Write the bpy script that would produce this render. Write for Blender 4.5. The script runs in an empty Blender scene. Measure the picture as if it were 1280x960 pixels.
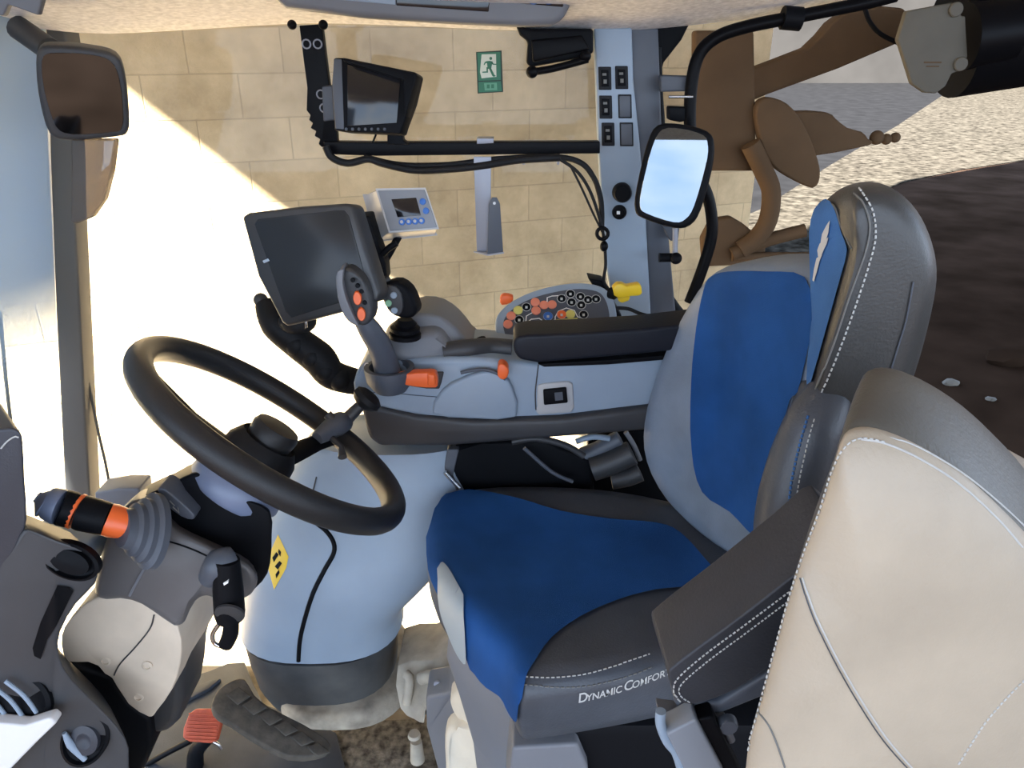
import bpy, bmesh, math, random
from mathutils import Vector, Matrix
from mathutils.bvhtree import BVHTree
from mathutils.geometry import delaunay_2d_cdt
random.seed(7)
S = bpy.context.scene
C = S.collection
R = math.radians

# ------------------------------------------------------------------ camera, sky, sun, exposure
F = 960.0; PITCH = R(24.0); H = 1.45
cam_d = bpy.data.cameras.new('camera'); cam = bpy.data.objects.new('camera', cam_d); C.objects.link(cam)
cam.location = (0, 0, H); cam.rotation_euler = (math.pi/2 - PITCH, 0, 0)
cam_d.sensor_width = 36.0; cam_d.lens = 36.0*F/1280.0; cam_d.clip_start = 0.02; cam_d.clip_end = 500
S.camera = cam
S.view_settings.view_transform = 'Standard'; S.view_settings.look = 'None'
S.view_settings.gamma = 1.0; S.view_settings.use_curve_mapping = False
S.view_settings.exposure = 1.55

def lin(c): 
    c /= 255.0
    return c/12.92 if c <= 0.04045 else ((c+0.055)/1.055)**2.4
def rgb(r, g, b): return (lin(r), lin(g), lin(b), 1.0)

W = bpy.data.worlds.new('sky'); S.world = W; W.use_nodes = True
wn = W.node_tree.nodes; wl = W.node_tree.links; wn.clear()
wo = wn.new('ShaderNodeOutputWorld'); wb = wn.new('ShaderNodeBackground'); wl.new(wb.outputs[0], wo.inputs[0])
tc = wn.new('ShaderNodeTexCoord'); sp = wn.new('ShaderNodeSeparateXYZ'); wl.new(tc.outputs['Generated'], sp.inputs[0])
cr = wn.new('ShaderNodeValToRGB'); wl.new(sp.outputs[2], cr.inputs[0])
cr.color_ramp.elements[0].position = 0.0; cr.color_ramp.elements[0].color = (0.62, 0.78, 1.0, 1)
cr.color_ramp.elements[1].position = 0.7; cr.color_ramp.elements[1].color = (0.26, 0.48, 0.95, 1)
nz = wn.new('ShaderNodeTexNoise'); nz.inputs['Scale'].default_value = 5.0; nz.inputs['Detail'].default_value = 6
mp = wn.new('ShaderNodeMapping'); mp.inputs['Scale'].default_value = (1, 1, 2.5); wl.new(tc.outputs['Generated'], mp.inputs[0]); wl.new(mp.outputs[0], nz.inputs['Vector'])
c2 = wn.new('ShaderNodeValToRGB'); wl.new(nz.outputs[0], c2.inputs[0])
c2.color_ramp.elements[0].position = 0.45; c2.color_ramp.elements[1].position = 0.65
mx = wn.new('ShaderNodeMix'); mx.data_type = 'RGBA'; wl.new(c2.outputs[0], mx.inputs[0]); wl.new(cr.outputs[0], mx.inputs[6]); mx.inputs[7].default_value = (.85, .92, 1, 1)
wl.new(mx.outputs[2], wb.inputs[0]); wb.inputs[1].default_value = 1.75

SUN_DIR = Vector((0.55, 0.50, -0.60)).normalized()
sd = bpy.data.lights.new('sun', 'SUN'); so = bpy.data.objects.new('sun', sd); C.objects.link(so)
sd.energy = 34.0; sd.angle = R(0.6); sd.color = (1.0, 0.96, 0.90)
so.rotation_euler = SUN_DIR.to_track_quat('-Z', 'Y').to_euler(); so.location = (-6, -6, 8)

# ------------------------------------------------------------------ picture geometry: rays of the camera
CO = Vector((0, 0, H))
def ray(u, v):
    a = (u-640)/F; b = (480-v)/F
    return Vector((a, math.cos(PITCH)+b*math.sin(PITCH), -math.sin(PITCH)+b*math.cos(PITCH)))
def U(u, v, Y):
    d = ray(u, v); return CO + d*(Y/d.y)
def UZ(u, v, z):
    d = ray(u, v); return CO + d*((z-H)/d.z)
class Plane:
    def __init__(s, p, n): s.p = p; s.n = n.normalized() if n.dot(CO-p) > 0 else -n.normalized()
    def hit(s, u, v):
        d = ray(u, v); return CO + d*((s.p-CO).dot(s.n)/d.dot(s.n))
def P3(a, b, c):
    a, b, c = U(*a), U(*b), U(*c); return Plane(a, (b-a).cross(c-a))
def YP(Y): return Plane(Vector((0, Y, 0)), Vector((0, -1, 0)))
def ZP(z): return Plane(Vector((0, 0, z)), Vector((0, 0, 1)))

# ------------------------------------------------------------------ materials
def mat(name, col, rough=0.6, metal=0.0, var=0.0, vscale=30, bump=0.0, bscale=400, spec=0.5, alpha=None, coat=0, dust=None):
    m = bpy.data.materials.new(name); m.use_nodes = True
    n = m.node_tree.nodes; l = m.node_tree.links; b = n['Principled BSDF']
    b.inputs['Base Color'].default_value = col; b.inputs['Roughness'].default_value = rough
    b.inputs['Metallic'].default_value = metal; b.inputs['Specular IOR Level'].default_value = spec
    b.inputs['Coat Weight'].default_value = coat
    t = n.new('ShaderNodeTexCoord')
    if var or dust:
        z = n.new('ShaderNodeTexNoise'); z.inputs['Scale'].default_value = vscale; z.inputs['Detail'].default_value = 5
        l.new(t.outputs['Object'], z.inputs['Vector'])
        r = n.new('ShaderNodeValToRGB'); l.new(z.outputs[0], r.inputs[0])
        r.color_ramp.elements[0].position = .3; r.color_ramp.elements[1].position = .7
        k = 1+var; j = 1-var
        r.color_ramp.elements[0].color = (col[0]*j, col[1]*j, col[2]*j, 1)
        hi = dust if dust else (min(1, col[0]*k), min(1, col[1]*k), min(1, col[2]*k), 1)
        r.color_ramp.elements[1].color = hi
        l.new(r.outputs[0], b.inputs['Base Color'])
    if bump:
        z = n.new('ShaderNodeTexNoise'); z.inputs['Scale'].default_value = bscale; z.inputs['Detail'].default_value = 3
        l.new(t.outputs['Object'], z.inputs['Vector'])
        bp = n.new('ShaderNodeBump'); bp.inputs['Strength'].default_value = bump; bp.inputs['Distance'].default_value = 0.002
        l.new(z.outputs[0], bp.inputs['Height']); l.new(bp.outputs[0], b.inputs['Normal'])
    return m
def glass_mat(name, tint, fac_gloss=0.05, haze=None, fac_haze=0.0):
    m = bpy.data.materials.new(name); m.use_nodes = True
    n = m.node_tree.nodes; l = m.node_tree.links; n.clear()
    o = n.new('ShaderNodeOutputMaterial'); tr = n.new('ShaderNodeBsdfTransparent'); tr.inputs[0].default_value = tint
    g = n.new('ShaderNodeBsdfGlossy'); g.inputs['Roughness'].default_value = 0.02
    x = n.new('ShaderNodeMixShader'); x.inputs[0].default_value = fac_gloss; l.new(tr.outputs[0], x.inputs[1]); l.new(g.outputs[0], x.inputs[2])
    last = x
    if haze:
        d = n.new('ShaderNodeBsdfDiffuse'); d.inputs[0].default_value = haze
        y = n.new('ShaderNodeMixShader'); y.inputs[0].default_value = fac_haze; l.new(x.outputs[0], y.inputs[1]); l.new(d.outputs[0], y.inputs[2]); last = y
    l.new(last.outputs[0], o.inputs[0]); return m

M = {}
M['plastic'] = mat('light grey plastic', (0.26, 0.325, 0.4, 1), 0.45, var=.06, vscale=8, bump=.08, bscale=900)
M['plastic_mid'] = mat('mid grey plastic', (0.15, 0.155, 0.17, 1), 0.5, var=.06, vscale=8, bump=.08, bscale=900)
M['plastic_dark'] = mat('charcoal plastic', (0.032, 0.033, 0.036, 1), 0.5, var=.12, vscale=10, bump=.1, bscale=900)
M['plastic_side'] = mat('slate grey plastic', (0.07, 0.08, 0.1, 1), 0.5, var=.08, vscale=10, bump=.1, bscale=900)
M['black'] = mat('black plastic', (0.005, 0.0055, 0.007, 1), 0.5, bump=.05, bscale=700, spec=.08)
M['black_metal'] = mat('black painted metal', (0.004, 0.004, 0.005, 1), 0.4, spec=.08)
M['rubber'] = mat('black rubber', (0.01, 0.01, 0.011, 1), 0.6, var=.2, vscale=40, spec=.2)
M['rim'] = mat('steering wheel grip', (0.016, 0.016, 0.017, 1), 0.38, bump=.25, bscale=1200, spec=.35)
M['leather'] = mat('charcoal leather', (0.055, 0.062, 0.075, 1), 0.42, var=.18, vscale=12, bump=.25, bscale=260)
M['leather_grey'] = mat('dusty grey leather', (0.17, 0.21, 0.27, 1), 0.5, var=.2, vscale=9, bump=.25, bscale=260)
M['leather_hd'] = mat('worn olive grey leather', (0.045, 0.044, 0.042, 1), 0.42, var=.3, vscale=7, bump=.25, bscale=260)
M['blue_grey'] = mat('blue grey plastic', (0.14, 0.17, 0.25, 1), 0.4, var=.1, vscale=12)
M['plastic_col'] = mat('column grey plastic', (0.105, 0.1, 0.1, 1), 0.45, var=.1, vscale=8, bump=.1, bscale=900)
M['plastic_side2'] = mat('dashboard grey plastic', (0.04, 0.042, 0.046, 1), 0.5, var=.1, vscale=8, bump=.1, bscale=900)
M['slate_dark'] = mat('slate leather', (0.032, 0.035, 0.045, 1), 0.5, var=.1, vscale=8, bump=.2, bscale=300)
M['beige'] = mat('sun-painted beige plastic', (0.62, 0.52, 0.4, 1), 0.6, var=.12, vscale=12)  # grey plastic with its sunlight painted in as beige
M['white_pl'] = mat('white plastic', (0.72, 0.70, 0.68, 1), 0.5)
M['dust_sun_pl'] = mat('dusty sun-painted cream plastic', (0.42, 0.37, 0.29, 1), 0.8, var=.2, vscale=25, bump=.2, bscale=300)  # high cream albedo holds painted sunlight on the shaded floor parts
M['cream_pl'] = mat('sun-painted cream plastic', (0.62, 0.56, 0.45, 1), 0.6, var=.06, vscale=20)  # pale cream stands in for sunlight on the seat base
M['pillar_front'] = mat('warm grey pillar trim', (.10, .092, .078, 1), 0.6)
M['leather_arm'] = mat('dark slate leather', (0.036, 0.038, 0.045, 1), .5, var=.12, vscale=12, bump=.25, bscale=260, spec=.35)
M['plastic_blk'] = mat('soft black plastic', (.016, .017, .02, 1), .6, spec=.2)
M['dusty_rubber'] = mat('dusty rubber', (.045, .04, .034, 1), .8, var=.3, vscale=30, bump=.3, bscale=200, dust=(.10, .088, .07, 1))
M['leather_ol'] = mat('dark olive leather', (.10, .092, .075, 1), .42, var=.15, vscale=9, bump=.25, bscale=260)
M['far_wall'] = mat('dull grey render', (.020, .019, .018, 1), .95, var=.2, vscale=.3, spec=.05)
M['trim_pale'] = mat('pale blue grey trim', (.30, .35, .38, 1), .5)
M['pad'] = mat('black padded leather', (0.008, 0.01, 0.016, 1), 0.5, var=.1, vscale=10, bump=.2, bscale=260, spec=.25)
M['leather_br'] = mat('sun-painted brown leather', (0.43, 0.36, 0.27, 1), 0.45, var=.14, vscale=7, bump=.3, bscale=220)  # brown grey leather, lightened in place of direct sun
M['fabric'] = mat('blue woven fabric', (0.0145, 0.072, 0.235, 1), 0.9, var=.22, vscale=7, bump=.6, bscale=900, spec=.15)
M['fabric_lt'] = mat('light blue fabric', (0.055, 0.15, 0.36, 1), 0.9, var=.12, vscale=9, bump=.5, bscale=900, spec=.15)
M['thread'] = mat('pale stitching thread', (0.5, 0.5, 0.48, 1), 0.8)
M['thread_dk'] = mat('grey seam thread', (0.16, 0.16, 0.15, 1), 0.8)
M['white'] = mat('white print', (0.8, 0.8, 0.78, 1), 0.5)
M['orange'] = mat('orange plastic', (0.80, 0.13, 0.025, 1), 0.4)
M['salmon'] = mat('salmon button', (0.72, 0.22, 0.13, 1), 0.5)
M['yellow'] = mat('yellow plastic', (0.80, 0.52, 0.02, 1), 0.4)
M['yellow_bt'] = mat('yellow button', (0.62, 0.55, 0.14, 1), 0.5)
M['green_bt'] = mat('pale green button', (0.25, 0.5, 0.3, 1), 0.5)
M['blue_bt'] = mat('blue button', (0.03, 0.13, 0.42, 1), 0.5)
M['bezel'] = mat('grey screen bezel', (0.025, 0.026, 0.028, 1), 0.4)
M['screen'] = mat('dark display glass', (0.022, 0.024, 0.026, 1), 0.22, spec=.25)
M['screen_bk'] = mat('black display glass', (0.006, 0.006, 0.008, 1), 0.1)
M['ctrl_face'] = mat('grey controller face', (0.2, 0.215, 0.24, 1), 0.5)
M['ctrl_body'] = mat('pale controller body', (0.42, 0.42, 0.42, 1), 0.5)
M['steel'] = mat('bright steel', (0.6, 0.6, 0.6, 1), 0.25, metal=1)
M['grey_metal'] = mat('grey painted metal', (0.28, 0.29, 0.33, 1), 0.4, metal=.2)
M['liner'] = mat('pale speckled headliner cloth', (0.84, 0.82, 0.8, 1), 0.95, var=.16, vscale=90, bump=.4, bscale=500, spec=.1)
M['mat'] = mat('blue grey floor mat', (0.034, 0.044, 0.06, 1), 0.55, var=.25, vscale=14, dust=(0.048, 0.058, 0.074, 1), bump=.2)
M['dirt'] = mat('dusty soiled carpet', (0.10, 0.085, 0.065, 1), 0.95, vscale=60, var=.5, dust=(0.30, 0.26, 0.20, 1), bump=.9, bscale=220, spec=.1)
M['dust_floor'] = mat('dusty floor panel', (0.27, 0.235, 0.19, 1), 0.9, vscale=22, var=.3, dust=(0.42, 0.37, 0.29, 1), bump=.5, bscale=160, spec=.1)
M['skirt'] = mat('scuffed charcoal skirt', (0.032, 0.036, 0.042, 1), 0.5, vscale=9, var=.3, dust=(0.085, 0.085, 0.082, 1), bump=.1)
M['red_pedal'] = mat('red ribbed pedal rubber', (0.45, 0.075, 0.03, 1), 0.6, var=.2, vscale=60)
M['mirror'] = mat('mirror silver', (0.15, 0.18, 0.215, 1), 0.02, metal=1)
M['brown'] = mat('brown reflection and stencil', (0.1, 0.062, 0.034, 1), 0.8, var=.15, vscale=5, spec=.1)  # flat colour of shapes mirrored in the rear glass, also stencil print
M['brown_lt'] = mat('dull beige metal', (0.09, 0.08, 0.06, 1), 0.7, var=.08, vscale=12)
M['soil'] = mat('dark brown soil', (0.03, 0.019, 0.013, 1), 1.0, var=.35, vscale=1.4, bump=1, bscale=14, spec=.0)
M['gravel'] = mat('pale gravel', (0.016, 0.014, 0.011, 1), 1.0, vscale=7, var=.5, dust=(0.056, 0.049, 0.038, 1), bump=1, bscale=20, spec=.0)
M['yard_shade'] = mat('shade-painted grey gravel', (0.01, 0.01, 0.0105, 1), 1.0, var=.2, vscale=2, bump=.3, bscale=20, spec=.0)  # shade on the far gravel, painted as darker grey
M['stone'] = mat('grey stone', (0.14, 0.13, 0.11, 1), 0.9, var=.2, vscale=10)
M['roof'] = mat('added shade roof', (0.35, 0.33, 0.30, 1), 0.7)
M['sign'] = mat('green safety sign', (0.02, 0.16, 0.085, 1), 0.5)
M['sign_dk'] = mat('dark green sign rim', (0.006, 0.03, 0.018, 1), 0.5)
M['sign_wh'] = mat('pale sign field', (0.62, 0.68, 0.58, 1), 0.5)
M['sign_lt'] = mat('light green print', (0.10, 0.32, 0.2, 1), 0.5)
M['glass'] = glass_mat('clear window glass', (0.98, 0.985, 0.98, 1), 0.010)
M['glass_ws'] = glass_mat('sky-haze windscreen glass', (0.90, 0.95, 1.0, 1), 0.05, (0.38, 0.52, 0.68, 1), 0.55)
def sky_haze(m):                      # mirrored sky painted as blue haze that fades out downwards
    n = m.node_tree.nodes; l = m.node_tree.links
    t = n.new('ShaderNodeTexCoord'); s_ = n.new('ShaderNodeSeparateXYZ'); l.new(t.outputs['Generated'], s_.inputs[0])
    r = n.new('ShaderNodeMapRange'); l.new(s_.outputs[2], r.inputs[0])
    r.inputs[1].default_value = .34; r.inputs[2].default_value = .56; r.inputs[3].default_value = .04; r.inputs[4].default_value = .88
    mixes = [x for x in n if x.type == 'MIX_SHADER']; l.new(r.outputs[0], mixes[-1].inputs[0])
sky_haze(M['glass_ws'])
M['ghost'] = glass_mat('see-through ghost', (0.30, 0.27, 0.23, 1), 0.08, (0.25, 0.22, 0.19, 1), 0.35)

def block_mat():
    m = mat('tan concrete blocks', (0.40, 0.31, 0.21, 1), 0.95, spec=.1)
    n = m.node_tree.nodes; l = m.node_tree.links; b = n['Principled BSDF']
    t = n.new('ShaderNodeTexCoord'); mpg = n.new('ShaderNodeMapping'); l.new(t.outputs['UV'], mpg.inputs[0])
    br = n.new('ShaderNodeTexBrick'); l.new(mpg.outputs[0], br.inputs['Vector'])
    br.inputs['Scale'].default_value = 1.0; br.inputs['Brick Width'].default_value = 0.29; br.inputs['Row Height'].default_value = 0.1375
    br.inputs['Mortar Size'].default_value = 0.003; br.inputs['Mortar Smooth'].default_value = 0.6; br.inputs['Bias'].default_value = -.2
    br.inputs['Color1'].default_value = (0.70, 0.54, 0.33, 1); br.inputs['Color2'].default_value = (0.62, 0.475, 0.29, 1)
    br.inputs['Mortar'].default_value = (0.55, 0.42, 0.26, 1)
    z = n.new('ShaderNodeTexNoise'); z.inputs['Scale'].default_value = 3.0; z.inputs['Detail'].default_value = 8; z.inputs['Roughness'].default_value = .7
    l.new(t.outputs['Object'], z.inputs['Vector'])
    rr = n.new('ShaderNodeValToRGB'); l.new(z.outputs[0], rr.inputs[0])
    rr.color_ramp.elements[0].position = .32; rr.color_ramp.elements[0].color = (.66, .64, .60, 1)
    rr.color_ramp.elements[1].position = .72; rr.color_ramp.elements[1].color = (1.18, 1.18, 1.16, 1)
    x = n.new('ShaderNodeMix'); x.data_type = 'RGBA'; x.blend_type = 'MULTIPLY'; x.inputs[0].default_value = 1
    l.new(br.outputs[0], x.inputs[6]); l.new(rr.outputs[0], x.inputs[7]); l.new(x.outputs[2], b.inputs['Base Color'])
    bp = n.new('ShaderNodeBump'); bp.inputs['Strength'].default_value = .5; bp.inputs['Distance'].default_value = .02
    l.new(x.outputs[2], bp.inputs['Height']); l.new(bp.outputs[0], b.inputs['Normal'])
    return m
M['blocks'] = block_mat()

# ------------------------------------------------------------------ objects and properties
WL = {}
def wloc(o): return WL.get(o.name, Vector((0, 0, 0)))
def thing(name, label, cat, loc, group=None):
    o = bpy.data.objects.new(name, None); C.objects.link(o); o.location = loc
    o.empty_display_size = .05
    WL[o.name] = Vector(loc); o['label'] = label; o['category'] = cat
    if group: o['group'] = group
    return o
def tag(o, label, cat, group=None, kind=None):
    if label: o['label'] = label
    if cat: o['category'] = cat
    if group: o['group'] = group
    if kind: o['kind'] = kind
    return o
def struct(o): o['kind'] = 'structure'; return o
def obj(name, bm, m, parent=None, sharp=38, recalc=True, subsurf=0, label=None):
    if recalc: bmesh.ops.recalc_face_normals(bm, faces=bm.faces)
    lo = Vector((1e9,)*3); hi = Vector((-1e9,)*3)
    for v in bm.verts:
        for i in range(3): lo[i] = min(lo[i], v.co[i]); hi[i] = max(hi[i], v.co[i])
    o0 = Vector(((lo.x+hi.x)/2, (lo.y+hi.y)/2, lo.z))
    for v in bm.verts: v.co -= o0
    me = bpy.data.meshes.new(name); bm.to_mesh(me); bm.free()
    me.materials.append(M[m] if isinstance(m, str) else m)
    me.shade_smooth()
    if sharp: me.set_sharp_from_angle(angle=R(sharp))
    o = bpy.data.objects.new(name, me); C.objects.link(o)
    WL[o.name] = o0
    if parent:
        o.parent = parent; o.location = o0 - wloc(parent)
    else: o.location = o0
    if subsurf:
        s = o.modifiers.new('s', 'SUBSURF'); s.levels = subsurf; s.render_levels = subsurf
    if label: o['label'] = label
    return o

# ------------------------------------------------------------------ shape helpers (all work in world metres)
def NB(): return bmesh.new()
def smooth_loop(pts, n=4, closed=True):
    out = []; N = len(pts); T = [tuple(p) for p in pts]
    rng = range(N) if closed else range(N-1)
    for i in rng:
        if closed: p0, p1, p2, p3 = T[i-1], T[i], T[(i+1) % N], T[(i+2) % N]
        else: p0, p1, p2, p3 = T[max(i-1, 0)], T[i], T[i+1], T[min(i+2, N-1)]
        for k in range(n):
            t = k/n
            out.append(tuple(.5*((2*b)+(-a+c)*t+(2*a-5*b+4*c-d)*t*t+(-a+3*b-3*c+d)*t**3) for a, b, c, d in zip(p0, p1, p2, p3)))
    if not closed: out.append(T[-1])
    return out
def bevel(bm, w, seg=3, ang=30):
    bm.normal_update()
    es = [e for e in bm.edges if len(e.link_faces) == 2 and e.calc_face_angle(0) > R(ang)]
    if es and w > 0:
        bmesh.ops.bevel(bm, geom=es, offset=w, offset_type='OFFSET', segments=seg, profile=.5, affect='EDGES', clamp_overlap=True)
def prism(bm, pts, vec, bev=0, seg=3, ang=30):
    t = NB()
    a = [t.verts.new(p) for p in pts]; b = [t.verts.new(p+vec) for p in pts]
    t.faces.new(a); t.faces.new(list(reversed(b))); n = len(a)
    for i in range(n): t.faces.new((a[i], b[i], b[(i+1) % n], a[(i+1) % n]))
    bmesh.ops.recalc_face_normals(t, faces=t.faces)
    if bev: bevel(t, bev, seg, ang)
    join(bm, t); return bm
def join(bm, t):
    me = bpy.data.meshes.new('tmp'); t.to_mesh(me); t.free(); bm.from_mesh(me); bpy.data.meshes.remove(me)
def slab(bm, pl, outline, thick, bev=0, seg=3, sm=0, vec=None, ang=30):
    o = smooth_loop(outline, sm) if sm else outline
    pts = [pl.hit(*p) for p in o]
    return prism(bm, pts, vec if vec is not None else -pl.n*thick, bev, seg, ang)
def sl(name, pl, outline, thick, m, parent=None, bev=.003, seg=3, sm=0, vec=None, ang=30, label=None):
    return obj(name, slab(NB(), pl, outline, thick, bev, seg, sm, vec, ang), m, parent, label=label)
def p3(name, uvy, vec, m, parent=None, bev=.01, seg=4, sm=0, ang=30, label=None):
    o = smooth_loop(uvy, sm) if sm else uvy
    return obj(name, prism(NB(), [U(*p) for p in o], Vector(vec), bev, seg, ang), m, parent, label=label)
def loft(bm, rings, cap=True, closed=True):
    t = NB(); V = [[t.verts.new(p) for p in r] for r in rings]; n = len(V[0])
    for i in range(len(V)-1):
        for j in range(n if closed else n-1):
            t.faces.new((V[i][j], V[i][(j+1) % n], V[i+1][(j+1) % n], V[i+1][j]))
    if cap: t.faces.new(V[0]); t.faces.new(list(reversed(V[-1])))
    join(bm, t); return bm
def frame(d):
    d = d.normalized(); a = Vector((0, 0, 1)) if abs(d.z) < .9 else Vector((1, 0, 0))
    x = d.cross(a).normalized(); return x, d.cross(x).normalized()
def tube(bm, pts, r, res=12, sm=0, cap=True):
    if sm:
        q = smooth_loop([tuple(p) for p in pts], sm, False)
        if hasattr(r, '__len__'):
            rr = []
            for i in range(len(r)-1): rr += [r[i]+(r[i+1]-r[i])*k/sm for k in range(sm)]
            rr.append(r[-1]); r = rr
        pts = [Vector(p) for p in q]
    n = len(pts); rs = r if hasattr(r, '__len__') else [r]*n
    x = None; rings = []
    for i in range(n):
        d = (pts[min(i+1, n-1)]-pts[max(i-1, 0)]).normalized()
        if x is None: x, _ = frame(d)
        x = (x - d*x.dot(d)).normalized(); y = d.cross(x)
        rings.append([pts[i]+(x*math.cos(2*math.pi*k/res)+y*math.sin(2*math.pi*k/res))*rs[i] for k in range(res)])
    return loft(bm, rings, cap)
def ptube(pts, r, res=12, sm=4, bm=None):
    return tube(bm or NB(), [U(*p) for p in pts], r, res, sm)
def lathe(bm, c, d, prof, res=24, sx=1, sy=1, xa=None):
    """prof: list of (radius, height along d)"""
    d = d.normalized()
    if xa is None: x, y = frame(d)
    else: x = (xa-d*xa.dot(d)).normalized(); y = d.cross(x)
    rings = [[c+d*h+(x*sx*math.cos(2*math.pi*k/res)+y*sy*math.sin(2*math.pi*k/res))*max(r, 1e-5) for k in range(res)] for r, h in prof]
    return loft(bm, rings, True)
def button(bm, c, n, r, h=.003, res=16, sx=1, sy=1, xa=None):
    return lathe(bm, c-n*.001, n, [(r, 0), (r, h*.7+.001), (r*.85, h+.001)], res, sx, sy, xa)
def sphere(bm, c, r, sub=3, sc=(1, 1, 1)):
    t = NB(); bmesh.ops.create_icosphere(t, subdivisions=sub, radius=r)
    for v in t.verts: v.co = Vector((v.co.x*sc[0], v.co.y*sc[1], v.co.z*sc[2])) + c
    join(bm, t); return bm
def box(bm, lo, hi, bev=0, seg=2):
    x0, y0, z0 = lo; x1, y1, z1 = hi
    return prism(bm, [Vector(p) for p in ((x0, y0, z0), (x1, y0, z0), (x1, y1, z0), (x0, y1, z0))], Vector((0, 0, z1-z0)), bev, seg)
def bvh(o):
    d = wloc(o); me = o.data
    return BVHTree.FromPolygons([v.co+d for v in me.vertices], [tuple(p.vertices) for p in me.polygons])
def cast(t, u, v):
    for du, dv in ((0, 0), (2, 0), (-2, 0), (0, 2), (0, -2), (4, 0), (-4, 0), (0, 4), (0, -4)):
        d = ray(u+du, v+dv).normalized(); h = t.ray_cast(CO, d)
        if h[0] is not None: return h[0], (h[1] if h[1].dot(d) < 0 else -h[1])
    return None, None
def inside(p, poly):
    x, y = p; c = False; j = len(poly)-1
    for i in range(len(poly)):
        xi, yi = poly[i]; xj, yj = poly[j]
        if (yi > y) != (yj > y) and x < (xj-xi)*(y-yi)/(yj-yi)+xi: c = not c
        j = i
    return c
def sheet(name, target, outline, m, parent, off=.0015, step=10, sm=4, label=None):
    """a fabric or printed panel laid on a built surface"""
    t = bvh(target); o = smooth_loop(outline, sm) if sm else list(outline)
    if sm == 0:
        q = []
        for i in range(len(o)):
            a = o[i]; b = o[(i+1) % len(o)]; n = max(1, int(math.dist(a, b)/step))
            q += [(a[0]+(b[0]-a[0])*k/n, a[1]+(b[1]-a[1])*k/n) for k in range(n)]
        o = q
    vs = [Vector(p) for p in o]; xs = [p[0] for p in o]; ys = [p[1] for p in o]
    y = min(ys)+step/2
    while y < max(ys):
        x = min(xs)+step/2
        while x < max(xs):
            if inside((x, y), o): vs.append(Vector((x, y)))
            x += step
        y += step
    res = delaunay_2d_cdt(vs, [], [list(range(len(o)))], 1, 1e-4)
    bm = NB(); V = []
    for p in res[0]:
        h, n = cast(t, p.x, p.y); V.append(bm.verts.new(h+n*off) if h is not None else None)
    for f in res[2]:
        q = [V[i] for i in f]
        if all(q):
            L = [(q[i].co-q[(i+1) % 3].co).length for i in range(3)]
            if max(L) < .18:
                try: bm.faces.new(q)
                except ValueError: pass
    bm.normal_update()
    return obj(name, bm, m, parent, sharp=60, label=label)
def seam(name, target, path, m, parent, r=.0010, dash=5, gap=3, sm=6, off=.0012, label=None):
    t = bvh(target); q = smooth_loop(path, sm, False); D = [0]
    for i in range(1, len(q)): D.append(D[-1]+math.dist(q[i-1], q[i]))
    def at(s):
        for i in range(1, len(q)):
            if D[i] >= s:
                k = (s-D[i-1])/max(D[i]-D[i-1], 1e-6); return (q[i-1][0]+(q[i][0]-q[i-1][0])*k, q[i-1][1]+(q[i][1]-q[i-1][1])*k)
        return q[-1]
    bm = NB()
    if gap == 0:
        P = []
        s = 0
        while s <= D[-1]:
            h, n = cast(t, *at(s))
            if h is not None: P.append(h+n*off)
            s += dash
        if len(P) > 1: tube(bm, P, r, 6)
    else:
        s = 0
        while s < D[-1]:
            a, n1 = cast(t, *at(s)); b, n2 = cast(t, *at(min(s+dash, D[-1])))
            if a is not None and b is not None and 1e-5 < (a-b).length < .06: tube(bm, [a+n1*off, b+n2*off], r, 6)
            s += dash+gap
    return obj(name, bm, m, parent)
def text_geo(s, bold=0):
    cu = bpy.data.curves.new('txt', 'FONT'); cu.body = s; cu.size = 1; cu.offset = bold
    o = bpy.data.objects.new('txt', cu); C.objects.link(o)
    dg = bpy.context.evaluated_depsgraph_get(); me = bpy.data.meshes.new_from_object(o.evaluated_get(dg))
    V = [(v.co.x, v.co.y) for v in me.vertices]; Fc = [tuple(p.vertices) for p in me.polygons]
    bpy.data.objects.remove(o); bpy.data.curves.remove(cu); bpy.data.meshes.remove(me); return V, Fc
def text_on(name, pl_or_obj, runs, fn, m, parent, off=.0008):
    """runs: (string, x offset, size); fn maps text x,y to the picture point lying on the surface"""
    t = bvh(pl_or_obj) if not isinstance(pl_or_obj, Plane) else None
    bm = NB()
    for s, x0, sz in runs:
        V, Fc = text_geo(s, .012); vv = []
        for x, y in V:
            u, v = fn(x0+x*sz, y*sz)
            if t: h, n = cast(t, u, v)
            else: h, n = pl_or_obj.hit(u, v), pl_or_obj.n
            vv.append(bm.verts.new(h+n*off))
        for f in Fc:
            try: bm.faces.new([vv[i] for i in f])
            except ValueError: pass
    return obj(name, bm, m, parent, sharp=0)
def rect(cx, cy, w, h, sl_=0): 
    return [(cx-w/2, cy-h/2), (cx+w/2, cy-h/2), (cx+w/2+sl_, cy+h/2), (cx-w/2+sl_, cy+h/2)]
def ell(cx, cy, rx, ry, n=20, rot=0):
    c, s = math.cos(rot), math.sin(rot)
    return [(cx+rx*math.cos(2*math.pi*k/n)*c-ry*math.sin(2*math.pi*k/n)*s, cy+rx*math.cos(2*math.pi*k/n)*s+ry*math.sin(2*math.pi*k/n)*c) for k in range(n)]
def shrink(poly, f):
    cx = sum(p[0] for p in poly)/len(poly); cy = sum(p[1] for p in poly)/len(poly)
    return [(cx+(x-cx)*f, cy+(y-cy)*f) for x, y in poly]

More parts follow.
